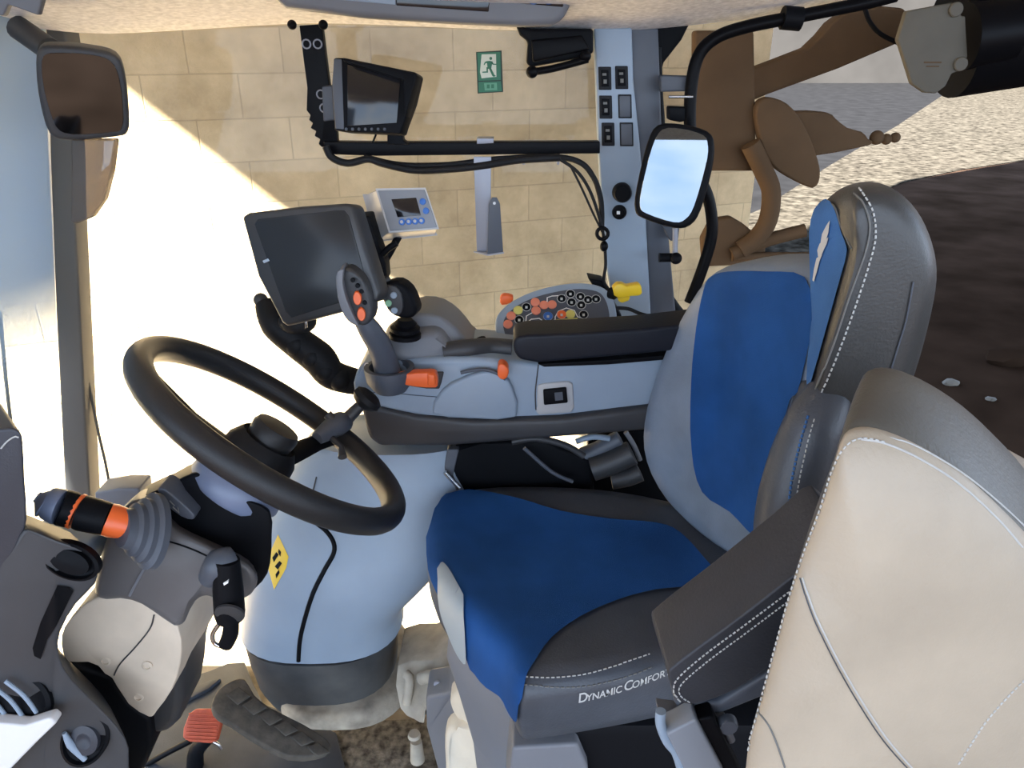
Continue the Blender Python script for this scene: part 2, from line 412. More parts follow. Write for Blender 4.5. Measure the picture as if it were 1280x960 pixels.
# ================================================================== OUTSIDE
T21 = math.tan(R(21)); WD = Vector((math.cos(R(21)), math.sin(R(21)), 0)); WN = Vector((math.sin(R(21)), -math.cos(R(21)), 0))
WP = Plane(Vector((0, 3.0, 0)), WN)
bm = NB(); a = Vector((0, 3.0, -1.2)) - WD*4.5; e = WP.hit(946, 200); e.z = -1.2; Lw = (e-a).length
prism(bm, [a, e, e-WN*.2, a-WN*.2], Vector((0, 0, 5.6)))
uvl = bm.loops.layers.uv.new('UVMap')
for f in bm.faces:
    for l in f.loops:
        d = l.vert.co-a; l[uvl].uv = (d.dot(WD)+d.dot(WN)+.07, d.z+.055)
struct(obj('wall_right', bm, 'blocks'))
bm = NB(); box(bm, (-30, -14, -1.5), (60, 90, -1.2)); struct(obj('ground', bm, 'soil'))
# pale gravel yard beyond the wall end, and its shaded far part painted darker grey
def patch(name, px, z0, z1, m):
    return obj(name, prism(NB(), [UZ(u, v, z1) for u, v in px], Vector((0, 0, z0-z1))), m)
struct(patch('gravel_yard', [(845, 362), (900, 352), (1010, 320), (1080, 248), (1130, 227), (1200, 212), (1280, 200), (1500, 160), (1500, 40+30), (1380, 76), (1280, 90), (1180, 118), (1120, 158), (1040, 205), (950, 262), (905, 280), (845, 290)], -1.25, -1.18, 'gravel'))
struct(patch('shaded_yard', [(845, 290), (905, 280), (950, 262), (1040, 205), (1120, 158), (1180, 118), (1280, 90), (1380, 76), (1400, 62), (845, 62)], -1.25, -1.185, 'yard_shade'))
bm = NB(); box(bm, (14, 58, -1.2), (110, 60, 14)); struct(obj('wall_rear', bm, 'far_wall'))
# unseen roof slab added overhead, its outline shaped to shade wall and cab
zc = 4.0
bm = prism(NB(), [Vector(p) for p in ((-5.4, -6.0, zc), (-5.4, -2.1, zc), (-3.46, -.30, zc), (-3.53, -.04, zc), (-3.63, .12, zc), (-3.66, .31, zc), (-4.0, 1.0, zc), (-5.0, 3.6, zc), (-5.0, 6.5, zc), (-1, 6.5, zc), (3.3, 11.9, zc), (7.7, 15, zc), (12, 17, zc), (12, -6.0, zc))], Vector((0, 0, .12)))
struct(obj('shade_roof', bm, 'roof'))

# stones in the soil behind the seats
g = 'stones on the brown soil'
for i, (u, v, r) in enumerate([(1262, 452, .16), (1188, 480, .05), (1238, 500, .03)]):
    c = UZ(u, v, -1.2); bm = NB(); sphere(bm, c+Vector((0, 0, r*.3)), r, 2, (1.5, 1, .6))
    for w in bm.verts: w.co += Vector((random.uniform(-1, 1), random.uniform(-1, 1), random.uniform(-1, 1)))*r*.12
    tag(obj('stone', bm, 'stone' if i else 'soil'), ['large dark rock on the brown soil at the right edge', 'grey stone on the brown soil nearest to the headrest', 'small stone on the brown soil farther from the headrest, right of the bigger pale stone'][i], 'stone', None if i == 0 else g)

# reflections of mirror, arm and pipes in the rear glass, built as brown solids
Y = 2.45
t = thing('mirror_reflection', 'brown reflection of an exterior mirror on a curved pipe in the rear side glass', 'mirror', U(1000, 300, Y))
sl('mirror_head_reflection', YP(Y), [(945, 135), (960, 122), (985, 130), (1005, 155), (1020, 190), (1026, 215), (1022, 232), (1010, 234), (975, 215), (958, 195), (948, 165)], .05, 'brown', t, .012, sm=3)
obj('pipe_reflection', ptube([(938, 180, Y), (955, 215, Y), (964, 240, Y), (960, 275, Y), (945, 298, Y), (925, 312, Y)], .030), 'brown', t)
obj('bracket', ptube([(915, 318, Y), (960, 300, Y), (1006, 288, Y)], .022), 'brown', t)  # reflection of a bracket, built as a brown tube
obj('bracket', ptube([(915, 322, Y), (960, 320, Y), (1012, 320, Y)], .013), 'brown', t)  # reflection of a bracket, built as a brown tube
sl('post', YP(Y+.03), [(943, 38), (868, 38), (868, 214), (946, 214)], .05, 'brown', t, .01)  # dark reflection over the wall, built as a brown slab
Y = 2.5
sl('reflection_block', YP(2.46), smooth_loop([(878, 300), (890, 276), (915, 272), (932, 282), (958, 304), (956, 330), (880, 334)], 1), .05, 'brown', t, .008)
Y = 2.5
t = thing('lamp_reflection', 'brown reflection of a ribbed lamp arm pointing right across the pale gravel', 'work light', U(1000, 190, Y))
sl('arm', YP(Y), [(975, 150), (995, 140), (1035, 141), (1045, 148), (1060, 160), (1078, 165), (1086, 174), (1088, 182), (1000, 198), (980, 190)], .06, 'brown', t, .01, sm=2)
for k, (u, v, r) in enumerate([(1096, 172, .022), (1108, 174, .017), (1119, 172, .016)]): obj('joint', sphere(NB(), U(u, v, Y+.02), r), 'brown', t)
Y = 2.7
t = thing('strut_reflection', 'brown reflection of a wide diagonal strut above the mirror reflection', 'strut', U(1000, 80, Y))
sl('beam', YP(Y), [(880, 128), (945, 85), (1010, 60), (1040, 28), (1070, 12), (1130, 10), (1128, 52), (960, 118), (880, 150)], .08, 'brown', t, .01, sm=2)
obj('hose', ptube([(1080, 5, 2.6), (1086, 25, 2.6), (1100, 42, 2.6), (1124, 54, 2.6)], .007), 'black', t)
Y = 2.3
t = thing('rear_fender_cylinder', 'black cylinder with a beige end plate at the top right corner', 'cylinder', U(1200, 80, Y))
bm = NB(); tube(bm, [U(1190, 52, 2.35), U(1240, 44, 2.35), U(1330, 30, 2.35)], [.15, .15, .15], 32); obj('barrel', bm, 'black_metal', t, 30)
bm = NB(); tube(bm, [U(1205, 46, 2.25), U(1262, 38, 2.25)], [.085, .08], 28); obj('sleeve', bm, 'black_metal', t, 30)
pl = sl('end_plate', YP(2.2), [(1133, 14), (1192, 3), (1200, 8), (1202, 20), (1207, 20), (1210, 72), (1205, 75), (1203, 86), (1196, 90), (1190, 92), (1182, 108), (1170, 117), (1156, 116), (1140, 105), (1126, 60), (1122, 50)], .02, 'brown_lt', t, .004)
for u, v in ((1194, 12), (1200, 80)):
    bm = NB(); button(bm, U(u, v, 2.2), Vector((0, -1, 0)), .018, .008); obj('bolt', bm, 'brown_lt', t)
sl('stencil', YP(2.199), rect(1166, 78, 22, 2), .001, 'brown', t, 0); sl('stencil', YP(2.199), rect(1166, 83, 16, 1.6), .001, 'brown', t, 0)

# ================================================================== CAB SHELL
bm = NB(); box(bm, (-1.05, .25, -.10), (1.45, 1.50, 0.0), .01); struct(obj('floor', bm, 'dust_floor'))
edge = [(-160, 2), (0, 28), (60, 37), (130, 42), (250, 36), (380, 29), (500, 32), (620, 37), (720, 39), (800, 37), (850, 33), (930, 24), (1010, 11), (1085, 0), (1190, -14), (1300, -30)]
edge = smooth_loop(edge, 3, False); E = [U(u, v, 1.72) for u, v in edge]
rows = []
for Yr, dz in ((1.765, .02), (1.74, .0), (1.715, .0), (1.66, .014), (1.5, .04), (1.25, .075), (.9, .10), (.5, .11), (.2, .10), (.16, .13)):
    rows.append([Vector((p.x*(1 if Yr > 1 else 1), Yr, p.z+dz)) for p in E])
rows += [[Vector((p.x, y, 1.72)) for p in E] for y in (.16, .9, 1.765)]
bm = NB(); t_ = [list(r) for r in rows]
V = [[bm.verts.new(p) for p in r] for r in rows]
for i in range(len(V)):
    for j in range(len(E)-1): bm.faces.new((V[i][j], V[i][j+1], V[(i+1) % len(V)][j+1], V[(i+1) % len(V)][j]))
bm.faces.new([r[0] for r in V]); bm.faces.new([r[-1] for r in reversed(V)])
struct(obj('ceiling', bm, 'liner'))

# pillars
pb = sl('trim_1', YP(1.70), [(742, 34), (790, 34), (792, 100), (800, 180), (808, 280), (814, 400), (768, 400), (757, 330), (752, 250), (748, 190), (745, 100)], .03, 'plastic', None, .005); struct(pb)
struct(sl('trim_2', YP(1.715), [(786, 34), (823, 34), (827, 150), (832, 250), (845, 392), (810, 400), (800, 230), (788, 100)], .09, 'plastic_side', None, .006))
struct(sl('trim_3', YP(1.74), [(55, 20), (78, 20), (88, 80), (92, 250), (100, 400), (113, 640), (82, 640), (70, 400), (62, 190), (60, 80)], .06, 'pillar_front', None, .006))
struct(obj('trim_4', ptube([(820, 60, 1.74), (822, 120, 1.74), (826, 180, 1.74), (826, 250, 1.74), (824, 320, 1.74), (832, 365, 1.74), (856, 400, 1.74)], .012), 'black'))
struct(sl('trim_5', YP(1.745), [(806, 30), (862, 30), (852, 50), (830, 78), (824, 100), (812, 90)], .03, 'black', None, .004))
struct(sl('window_1', YP(1.80), [(58, 10), (826, 20), (850, 420), (850, 800), (110, 800)], .005, 'glass', None, 0))
# windscreen: from the front pillar towards the near side
a0 = U(57, 20, 1.75); b0 = U(84, 640, 1.75)
bm = NB(); pr = []
for k in range(7):
    f = k/6; pr.append([a0+Vector((-.16*math.sin(f*1.5), -1.35*f, 0)), b0+Vector((-.16*math.sin(f*1.5), -1.35*f, 0))])
V = [[bm.verts.new(p) for p in r] for r in pr]; V2 = [[bm.verts.new(p+Vector((-.006, 0, 0))) for p in r] for r in pr]
for i in range(6):
    bm.faces.new((V[i][0], V[i][1], V[i+1][1], V[i+1][0])); bm.faces.new((V2[i][0], V2[i+1][0], V2[i+1][1], V2[i][1]))
struct(obj('window_2', bm, 'glass_ws', recalc=False))
struct(obj('trim_6', ptube([(0, 390, 1.66), (7, 470, 1.66), (14, 530, 1.66), (20, 560, 1.66)], .004), 'brown_lt'))

struct(obj('trim_7', ptube([(90, 392, 1.77), (103, 440, 1.77), (113, 490, 1.77), (124, 545, 1.77), (131, 575, 1.77), (137, 606, 1.77)], .0035), 'brown_lt'))

# black grab frame behind the pillar
t = thing('mirror_frame', 'black tubular frame curving from the roof behind the rear pillar', 'frame', U(880, 330, 1.66))
obj('tube', ptube([(1120, -6, 1.66), (1080, 4, 1.66), (1000, 20, 1.66), (935, 33, 1.66), (895, 47, 1.66), (873, 70, 1.66), (864, 110, 1.66), (863, 165, 1.66), (872, 215, 1.66), (886, 250, 1.66), (890, 290, 1.66), (880, 330, 1.66), (862, 378, 1.66)], .0125, 14, 5), 'black_metal', t)
sl('bracket', YP(1.67), [(826, 94), (868, 95), (870, 114), (826, 115)], .03, 'plastic_side', t, .004)
sl('clamp', YP(1.655), [(836, 133), (862, 134), (864, 150), (850, 153), (836, 150)], .03, 'black', t, .004)
obj('bolt', ptube([(836, 121, 1.65), (866, 121, 1.65)], .003), 'steel', t)
obj('lower_pipe', ptube([(824, 322, 1.66), (846, 322, 1.66)], .010, 12, 1), 'black', t)
obj('pin', ptube([(844, 285, 1.66), (844, 324, 1.66)], .006, 12, 1), 'grey_metal', t)
obj('joint', sphere(NB(), U(845, 323, 1.65), .013), 'black', t)
sl('hinge_block', YP(1.68), [(828, 283), (850, 283), (848, 300), (838, 302)], .03, 'plastic_side', t, .004)
obj('grip_knob', ptube([(978, 22, 1.66), (1001, 24, 1.66)], .022, 14, 1), 'black', t)

# rear-view mirror in the middle of the right side
mo = [(822, 156), (852, 155), (884, 164), (892, 180), (889, 212), (875, 262), (862, 282), (842, 285), (803, 273), (793, 262), (795, 235), (808, 180)]
PM = P3((822, 156, 1.548), (884, 164, 1.520), (842, 285, 1.505))
t = thing('rear_view_mirror', 'black-framed mirror reflecting pale sky in front of the rear pillar', 'mirror', PM.hit(842, 285))
sl('housing', PM, mo, .045, 'black', t, .008, 4, 3)
mi = [(828, 162), (852, 161), (879, 169), (885, 182), (882, 208), (868, 257), (857, 274), (842, 278), (808, 267), (800, 258), (802, 236), (815, 184)]
PMi = Plane(PM.p+PM.n*.0018, PM.n)
sl('mirror_glass', PMi, mi, .004, 'mirror', t, .0005, 1, 3)

# front exterior mirror, top left
PL = P3((55, 70, 1.45), (155, 80, 1.50), (80, 165, 1.47))
lo = [(48, 62), (70, 57), (115, 61), (145, 70), (156, 95), (161, 140), (160, 165), (145, 172), (85, 176), (62, 168), (50, 130), (45, 90)]
t = thing('front_mirror', 'rounded dark exterior mirror with a thin rim at the top left', 'mirror', PL.hit(80, 176))
sl('housing', PL, lo, .05, 'plastic_dark', t, .008, 4, 3)
PLi = Plane(PL.p+PL.n*.0018, PL.n)
mg = mat('dim mirror glass', (0.10, 0.11, 0.125, 1), .05, metal=1)
sl('mirror_glass', PLi, [(54, 70), (72, 66), (112, 68), (138, 76), (149, 98), (154, 140), (152, 160), (142, 165), (90, 168), (70, 158), (58, 125), (52, 92)], .004, mg, t, .0005, 1, 3)
obj('support', ptube([(22, 34, 1.6), (45, 50, 1.58), (62, 62, 1.56)], .022, 14), 'plastic_dark', t)
sl('mirror_ghost', YP(1.5), [(89, 174), (144, 174), (139, 215), (130, 250), (115, 272), (96, 280), (88, 278)], .02, 'ghost', t, .004, 3)  # ghost reflection below the mirror, built as a see-through slab

# sun visor and roof console
tag(sl('sun_visor', YP(1.42), [(-30, -30), (58, -30), (52, 0), (47, 19), (22, 10), (10, 6), (4, 20), (-30, 14)], .015, 'plastic_mid', None, .003), 'mid grey sun visor corner under the headliner at the top left', 'sun visor')
t = thing('roof_console', 'grey overhead console with black display panels along the headliner', 'console', U(560, 25, 1.5))
rc = [(330, -60), (345, 2), (356, 10), (450, 22), (560, 29), (650, 33), (690, 32), (704, 25), (716, 0), (730, -60)]
sl('housing', YP(1.50), rc, .10, 'plastic_mid', t, .012, 4)
sl('display', YP(1.499), [(494, -20), (614, -20), (611, 15), (495, 7)], .006, 'screen_bk', t, .002)
sl('display', YP(1.499), [(645, -20), (708, -20), (704, 9), (644, 4)], .006, 'screen_bk', t, .002)
sl('divider', YP(1.498), [(360, -20), (494, -20), (494, 6), (362, -6)], .004, 'plastic', t, .001)
PC = Plane(Vector((0, 1.4975, 0)), Vector((0, -1, 0)))
bm = NB()
for cx in (667, 686): tube(bm, [PC.hit(cx+6*math.cos(a_*.5), 1+4*math.sin(a_*.5)) for a_ in range(13)], .0009, 6)
obj('display_symbol', bm, 'blue_bt', t)

# grab handle / blind at the top of the window
t = thing('folded_blind', 'black folded arm mechanism hanging from the headliner beside the pillar', 'blind', U(700, 90, 1.66))
sl('cover', YP(1.66), [(645, 32), (665, 36), (742, 36), (742, 66), (730, 72), (664, 84), (658, 80), (660, 52), (650, 44)], .05, 'black', t, .006)
obj('rod', ptube([(664, 90, 1.64), (690, 86, 1.64), (735, 74, 1.64)], .007), 'black_metal', t)
obj('knob', sphere(NB(), U(665, 90, 1.635), .012), 'black_metal', t)
obj('pivot', sphere(NB(), U(732, 70, 1.64), .011), 'black_metal', t)
sl('panel', YP(1.652), [(664, 50), (728, 44), (738, 62), (666, 78)], .01, 'black_metal', t, .004)

# rocker switches on the pillar
P1 = YP(1.70)
for i, (u, v, lab) in enumerate([(756, 98, 'black rocker switch, upper left of the group on the grey pillar'), (777, 97, 'black rocker switch, upper right of the group on the grey pillar'), (757, 134, 'black rocker switch in the middle of the left column on the pillar'), (760, 168, 'black rocker switch, lowest in the left column on the pillar')]):
    t = thing('rocker_switch', lab, 'switch', P1.hit(u, v+14), 'rocker switches on the pillar')
    sl('switch_frame', Plane(P1.p+Vector((0, -.003, 0)), P1.n), rect(u, v, 16, 29, .6), .006, 'plastic_blk', t, .0018, 3)
    sl('rocker', Plane(P1.p+Vector((0, -.007, 0)), P1.n), rect(u, v, 10, 21, .4), .006, 'black', t, .0012, 2)
    q = Plane(P1.p+Vector((0, -.0076, 0)), P1.n)
    bm = NB(); slab(bm, q, rect(u-.5, v-5, 5, 3), .0006); slab(bm, q, rect(u+.5, v+4, 4, 5), .0006); obj('symbol', bm, 'thread_dk', t)
for u, v, lab in ((781, 133, 'blank grey switch cover, upper of two on the pillar'), (783, 168, 'blank grey switch cover, lower of two on the pillar')):
    t = thing('switch_blank', lab, 'switch cover', P1.hit(u, v+14), 'blank switch covers')
    sl('surround', Plane(P1.p+Vector((0, -.0015, 0)), P1.n), rect(u, v, 17, 30, .6), .004, 'plastic_blk', t, .0018, 3)
    sl('plate', Plane(P1.p+Vector((0, -.003, 0)), P1.n), rect(u, v, 13.5, 26, .5), .005, 'plastic_side', t, .0012, 2)
bm = NB(); lathe(bm, U(777, 240, 1.70), Vector((0, -1, 0)), [(.021, 0), (.020, .018), (.017, .024)], 24); tag(obj('rotary_knob', bm, 'black'), 'round black knob on the grey pillar left of the mirror', 'knob')
t = thing('power_socket', 'small round black socket below the knob on the pillar', 'socket', U(775, 270, 1.70))
bm = NB(); lathe(bm, U(774, 265, 1.70), Vector((0, -1, 0)), [(.016, 0), (.0155, .006), (.011, .007), (.0105, .003)], 24); obj('ring', bm, 'black', t)
bm = NB(); slab(bm, YP(1.691), rect(773, 266, 4, 4), .001); obj('marking', bm, 'white', t)

# emergency exit sign on the window
YS = 1.79; PS = YP(YS)
t = thing('exit_sign', 'green emergency exit sign with a running man on the side window', 'sign', PS.hit(613, 117))
o_ = [(595, 65), (627, 63), (629, 115), (597, 117)]
sl('sign_rim', PS, o_, .004, 'sign_dk', t, .0005)
P_ = lambda d: Plane(Vector((0, YS-d, 0)), Vector((0, -1, 0)))
sl('sign_board', P_(.0008), [(596.5, 66), (625.5, 65), (626, 100), (598, 101)], .001, 'sign', t, 0)
sl('lower_board', P_(.0008), [(598, 102.5), (626, 101.5), (627.5, 114), (598.5, 115.5)], .001, 'sign', t, 0)
sl('pictogram_field', P_(.0014), [(602, 68), (620, 67.5), (620.5, 96), (610, 97), (602, 98), (600, 90)], .0006, 'sign_wh', t, 0)
bm = NB(); q = P_(.002)
slab(bm, q, ell(613.5, 73, 1.8, 2.0, 14), .0005)
for pg in ([(608.5, 76.5), (612, 76), (616, 77), (614.5, 83), (614, 86.5), (609.5, 86)], [(609, 76.2), (606, 77.5), (604.5, 81), (605.6, 81.4), (607, 79), (610, 78.4)], [(615, 76.8), (617, 79.6), (620.4, 79.8), (620.4, 81), (616.2, 81), (613.5, 79)], [(609.8, 84), (610, 90.8), (603, 91), (602.8, 89.6), (608.2, 89.2), (608, 84)], [(611, 85.5), (613.8, 85), (618, 93.5), (620, 95), (617, 96), (615.5, 95)]): slab(bm, q, pg, .0005)
obj('running_man', bm, 'sign', t)
bm = NB(); q = P_(.0014)
slab(bm, q, [(605, 104), (621, 103.5), (621.5, 112.5), (606, 113.2)], .0005); obj('symbol_field', bm, 'sign_lt', t)
bm = NB(); q = P_(.002); slab(bm, q, rect(610.3, 108, 3.6, 5), .0004); slab(bm, q, rect(615.8, 107.8, 3.6, 5), .0004); obj('symbol', bm, 'sign', t)

# ================================================================== MONITOR BAR
YB = 1.62
t = thing('mounting_bar', 'long black horizontal bar across the side window', 'bar', U(570, 195, YB))
sl('bar', YP(YB), [(404, 177), (470, 178), (750, 177), (750, 192), (470, 195), (408, 193)], .03, 'black_metal', t, .002)
sl('clip', YP(YB-.002), [(596, 173), (617, 173), (617, 179), (596, 180)], .036, 'grey_metal', t, .001)
for u in (655, 698): sl('tie', YP(YB-.012), [(u, 194), (u+3, 194), (u+1, 206), (u-2, 206)], .03, 'grey_metal', t, .0008)
t = thing('serrated_arm', 'black toothed upright arm with round holes left of the small monitor', 'arm', U(405, 180, YB))
od = [(374, 32), (402, 30), (408, 80), (412, 110), (420, 150), (422, 180), (402, 184)]
te = [(402, 184)]
for k in range(7): te += [(399-3*k, 176-7*k), (393-3*k+ (0), 172-7*k)]
te = [(402, 184), (398, 180), (400, 174), (393, 170), (395, 164), (388, 160), (391, 154), (386, 150), (388, 144), (383, 138), (384, 110), (380, 80)]
ao = [(374, 32), (402, 30), (408, 80), (412, 110), (420, 150), (422, 184)] + te
sl('arm', YP(YB+.01), ao, .02, 'black_metal', t, .0015)
bm = NB()
for u, v in ((383, 55), (397, 55), (401, 118), (405, 135)):
    c = U(u, v, YB+.008); tube(bm, [c+Vector((math.cos(k*math.pi/6)*.008, 0, math.sin(k*math.pi/6)*.008)) for k in range(13)], .0016, 6)
obj('hole_rims', bm, 'grey_metal', t)
sl('side_clamp', YP(YB-.01), [(402, 108), (420, 106), (421, 150), (404, 152)], .03, 'plastic_side', t, .003)
for u, v in ((365, 31), (404, 31)): obj('screw_knob', sphere(NB(), U(u, v, YB-.005), .009), 'black_metal', t)

t = thing('camera_monitor', 'small black monitor with sun hood above the long bar', 'monitor', U(465, 178, 1.58))
PD = P3((428, 75, 1.58), (503, 95, 1.56), (430, 163, 1.56))
sl('body', PD, [(417, 72), (430, 72), (518, 90), (522, 93), (514, 128), (506, 150), (503, 158), (500, 168), (430, 165), (418, 163), (414, 110)], .05, 'black', t, .004)
sl('side_panel', Plane(PD.p+PD.n*.001, PD.n), [(417, 73), (427, 74), (430, 162), (419, 161), (415, 110)], .01, 'plastic_side', t, .002)
sl('screen', Plane(PD.p+PD.n*.0015, PD.n), [(434, 80), (501, 96), (496, 154), (434, 158)], .004, 'screen_bk', t, .001)
sl('hood', Plane(PD.p+PD.n*.03, PD.n), [(428, 73), (505, 88), (521, 93), (510, 132), (506, 146), (504, 100), (430, 77)], .04, 'black', t, .002)
for k in range(7):
    bm = NB(); c = PD.hit(433+k*8, 161.5); button(bm, c, PD.n, .0028, .003, 10); obj('button', bm, 'plastic_side', t)
sl('foot', YP(1.60), [(484, 160), (502, 160), (504, 176), (512, 181), (484, 181)], .03, 'black', t, .002)
obj('lever', ptube([(466, 178, 1.59), (470, 168, 1.59)], .002, 8, 1), 'black', t)

def cable(pts, r, label, cat='cable', m='rubber', grp=None): return tag(obj('cable', ptube(pts, r, 10, 6), m), label, cat, grp)
cable([(407, 183, 1.6), (415, 197, 1.6), (435, 204, 1.6), (460, 199, 1.6), (480, 205, 1.6), (520, 213, 1.6), (570, 211, 1.6), (610, 206, 1.6), (650, 200, 1.6), (700, 197, 1.6)], .0075, 'thick black cable slung just under the long black bar')
cable([(455, 196, 1.61), (500, 206, 1.61), (560, 206, 1.61), (620, 199, 1.61), (690, 196, 1.61), (725, 203, 1.61), (742, 222, 1.61), (750, 245, 1.61), (752, 265, 1.61), (752, 285, 1.61)], .006, 'upper black cable arching from the bar down beside the pillar')
cable([(700, 199, 1.6), (722, 215, 1.6), (738, 240, 1.6), (750, 275, 1.6), (755, 300, 1.6), (757, 330, 1.6), (755, 352, 1.6), (765, 366, 1.6)], .0035, 'middle black cable curving down to the yellow key')
cable([(712, 205, 1.6), (727, 235, 1.6), (742, 268, 1.6), (754, 292, 1.6)], .0025, 'thinnest black cable hanging from the end of the bar')
bm = NB()
for k in range(17):
    pass
tube(bm, [U(753+7*math.cos(k*math.pi/8), 292+7*math.sin(k*math.pi/8), 1.59) for k in range(17)], .004, 8)
sphere(bm, U(755, 308, 1.59), .009, 2, (1, 1, 1.3))
tag(obj('cable_clip', bm, 'black_metal'), 'black ring clip holding the cables against the pillar', 'clip')
t = thing('phone_bracket', 'grey metal bracket hanging from the long black bar', 'bracket', U(612, 318, 1.59))
sl('strap', YP(1.60), [(592, 196), (614, 196), (613, 300), (608, 316), (596, 315)], .004, 'grey_metal', t, .0008)
sl('plate', YP(1.575), smooth_loop([(611, 255), (615, 247), (621, 247), (625, 255), (629, 315), (609, 318)], 1), .004, 'plastic_side', t, .0008)
obj('shelf', prism(NB(), [U(592, 314, 1.60), U(612, 318, 1.60), U(630, 315, 1.575), U(609, 318, 1.575)], Vector((0, 0, -.003))), 'grey_metal', t)
bm = NB(); button(bm, U(618, 254, 1.575), Vector((0, -1, 0)), .003, .002); obj('screw', bm, 'white', t)

# ================================================================== DISPLAYS
PD = P3((302, 271, 1.36), (440, 255, 1.31), (352, 406, 1.30))
t = thing('terminal_display', 'large dark grey terminal screen behind the joystick', 'display', PD.hit(400, 400))
sl('housing', PD, [(302, 271), (310, 266), (375, 258), (434, 254), (441, 258), (474, 366), (472, 376), (420, 392), (358, 408), (352, 403), (322, 345)], .045, 'bezel', t, .006)
sl('screen', Plane(PD.p+PD.n*.001, PD.n), smooth_loop([(322, 274), (420, 263), (430, 263), (436, 270), (460, 360), (458, 368), (364, 397), (357, 390), (318, 280)], 1), .003, 'screen', t, .001)
sl('mark', Plane(PD.p+PD.n*.002, PD.n), [(328, 326), (335, 323), (337, 326), (330, 329)], .001, 'steel', t, 0)
p3('rear_box', [(438, 272, 1.36), (462, 270, 1.38), (466, 285, 1.38), (482, 330, 1.38), (484, 352, 1.38), (470, 362, 1.36), (450, 320, 1.36)], (.0, .05, 0), 'black', t, .004)
obj('handle', ptube([(478, 318, 1.38), (486, 310, 1.38), (496, 304, 1.38)], .006), 'black', t)
for u in (474, 483): obj('knob', sphere(NB(), U(u, 350, 1.36), .008), 'plastic_dark', t)
t = thing('display_arm', 'black ribbed swan-neck arm carrying the large screen', 'arm', U(430, 480, 1.4))
bm = NB(); tube(bm, [U(u, v, y) for u, v, y in ((330, 378, 1.42), (345, 405, 1.40), (372, 428, 1.40), (398, 448, 1.40), (415, 468, 1.40), (448, 478, 1.42))], [.018, .030, .032, .034, .030, .026], 18, 6); obj('neck', bm, 'rubber', t)
for (u, v, y, r) in ((372, 428, 1.4, .036), (392, 443, 1.4, .037), (408, 460, 1.4, .036), (425, 472, 1.4, .033)): obj('rib', sphere(NB(), U(u, v, y), r, 3, (.75, 1, .75)), 'rubber', t)
obj('upper_joint', sphere(NB(), U(372, 402, 1.38), .030, 3, (1.2, 1, .8)), 'rubber', t)
sl('serrated_strip', YP(1.33), [(381, 400), (384, 400), (384, 410), (381, 411)], .003, 'steel', t, .0005)
obj('side_knob', sphere(NB(), U(326, 375, 1.43), .014), 'plastic_dark', t)

PW = P3((471, 237, 1.42), (531, 236, 1.40), (487, 288, 1.39))
t = thing('control_box', 'small pale grey control box with blue buttons right of the screen', 'control box', PW.hit(515, 296))
f4 = [(471, 237), (531, 236), (547, 285), (487, 290)]
b4 = [U(455, 244, 1.46), U(515, 242, 1.46), U(545, 293, 1.45), U(470, 301, 1.44)]
bm = NB(); loft(bm, [[PW.hit(*p) for p in f4], b4]); bevel(bm, .002, 2); obj('case', bm, 'ctrl_body', t)
sl('front_plate', Plane(PW.p+PW.n*.002, PW.n), [(472, 238), (530.5, 237), (546, 284), (487.5, 288.5)], .004, 'ctrl_face', t, .001)
q = Plane(PW.p+PW.n*.003, PW.n)
sl('screen', q, [(489, 249), (520, 247), (526, 269), (497, 271.5)], .003, 'screen_bk', t, .0005)
for u, v in ((528.5, 252), (532.5, 263.5), (502.5, 277.5), (511, 277), (519, 276.6), (527, 276)):
    bm = NB(); button(bm, q.hit(u, v), q.n, .0058, .002, 16); b_ = obj('button', bm, 'blue_bt', t)
    if v > 270: bm = NB(); button(bm, q.hit(u, v)+q.n*.002, q.n, .003, .001, 12); obj('button_cap', bm, 'ctrl_body', b_)
obj('stem', ptube([(498, 296, 1.43), (486, 318, 1.43), (478, 330, 1.42)], .007), 'black', t)

# ================================================================== RIGHT CONSOLE
t = thing('side_console', 'light blue-grey armrest console with joysticks and orange levers', 'console', U(640, 550, 1.4))
body = p3('body', [(441, 480, 1.33), (446, 462, 1.34), (458, 452, 1.36), (500, 450, 1.36), (560, 448, 1.35), (600, 448, 1.35), (645, 452, 1.35), (668, 455, 1.35), (838, 441, 1.35), (838, 506, 1.35), (720, 520, 1.35), (640, 527, 1.35), (580, 527, 1.35), (520, 520, 1.34), (452, 505, 1.33), (443, 495, 1.33)], (0, .17, 0), 'plastic', t, .012, 5)
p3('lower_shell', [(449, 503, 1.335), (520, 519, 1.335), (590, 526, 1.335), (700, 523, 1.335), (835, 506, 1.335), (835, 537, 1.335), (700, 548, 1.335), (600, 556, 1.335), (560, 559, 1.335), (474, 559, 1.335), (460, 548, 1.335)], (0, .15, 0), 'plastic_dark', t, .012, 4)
# shallow trough and arc beside the small lever
sl('arc_panel', YP(1.336), smooth_loop([(553, 488), (575, 475), (600, 466), (618, 466), (632, 473), (640, 484), (646, 522), (590, 524), (540, 518)], 2), .02, 'plastic', body, .006, 3)
obj('slot', ptube([(576, 466, 1.338), (590, 463, 1.338), (605, 462, 1.338), (620, 466, 1.338), (632, 474, 1.338)], .0035), 'plastic_side', body)
seam('panel_seam', body, [(673, 456), (671, 472), (669, 492), (670, 515)], 'plastic_dark', body, .0012, 4, 0)
seam('panel_seam', body, [(446, 500), (470, 490), (520, 494), (560, 497)], 'plastic_side', body, .0008, 4, 0)
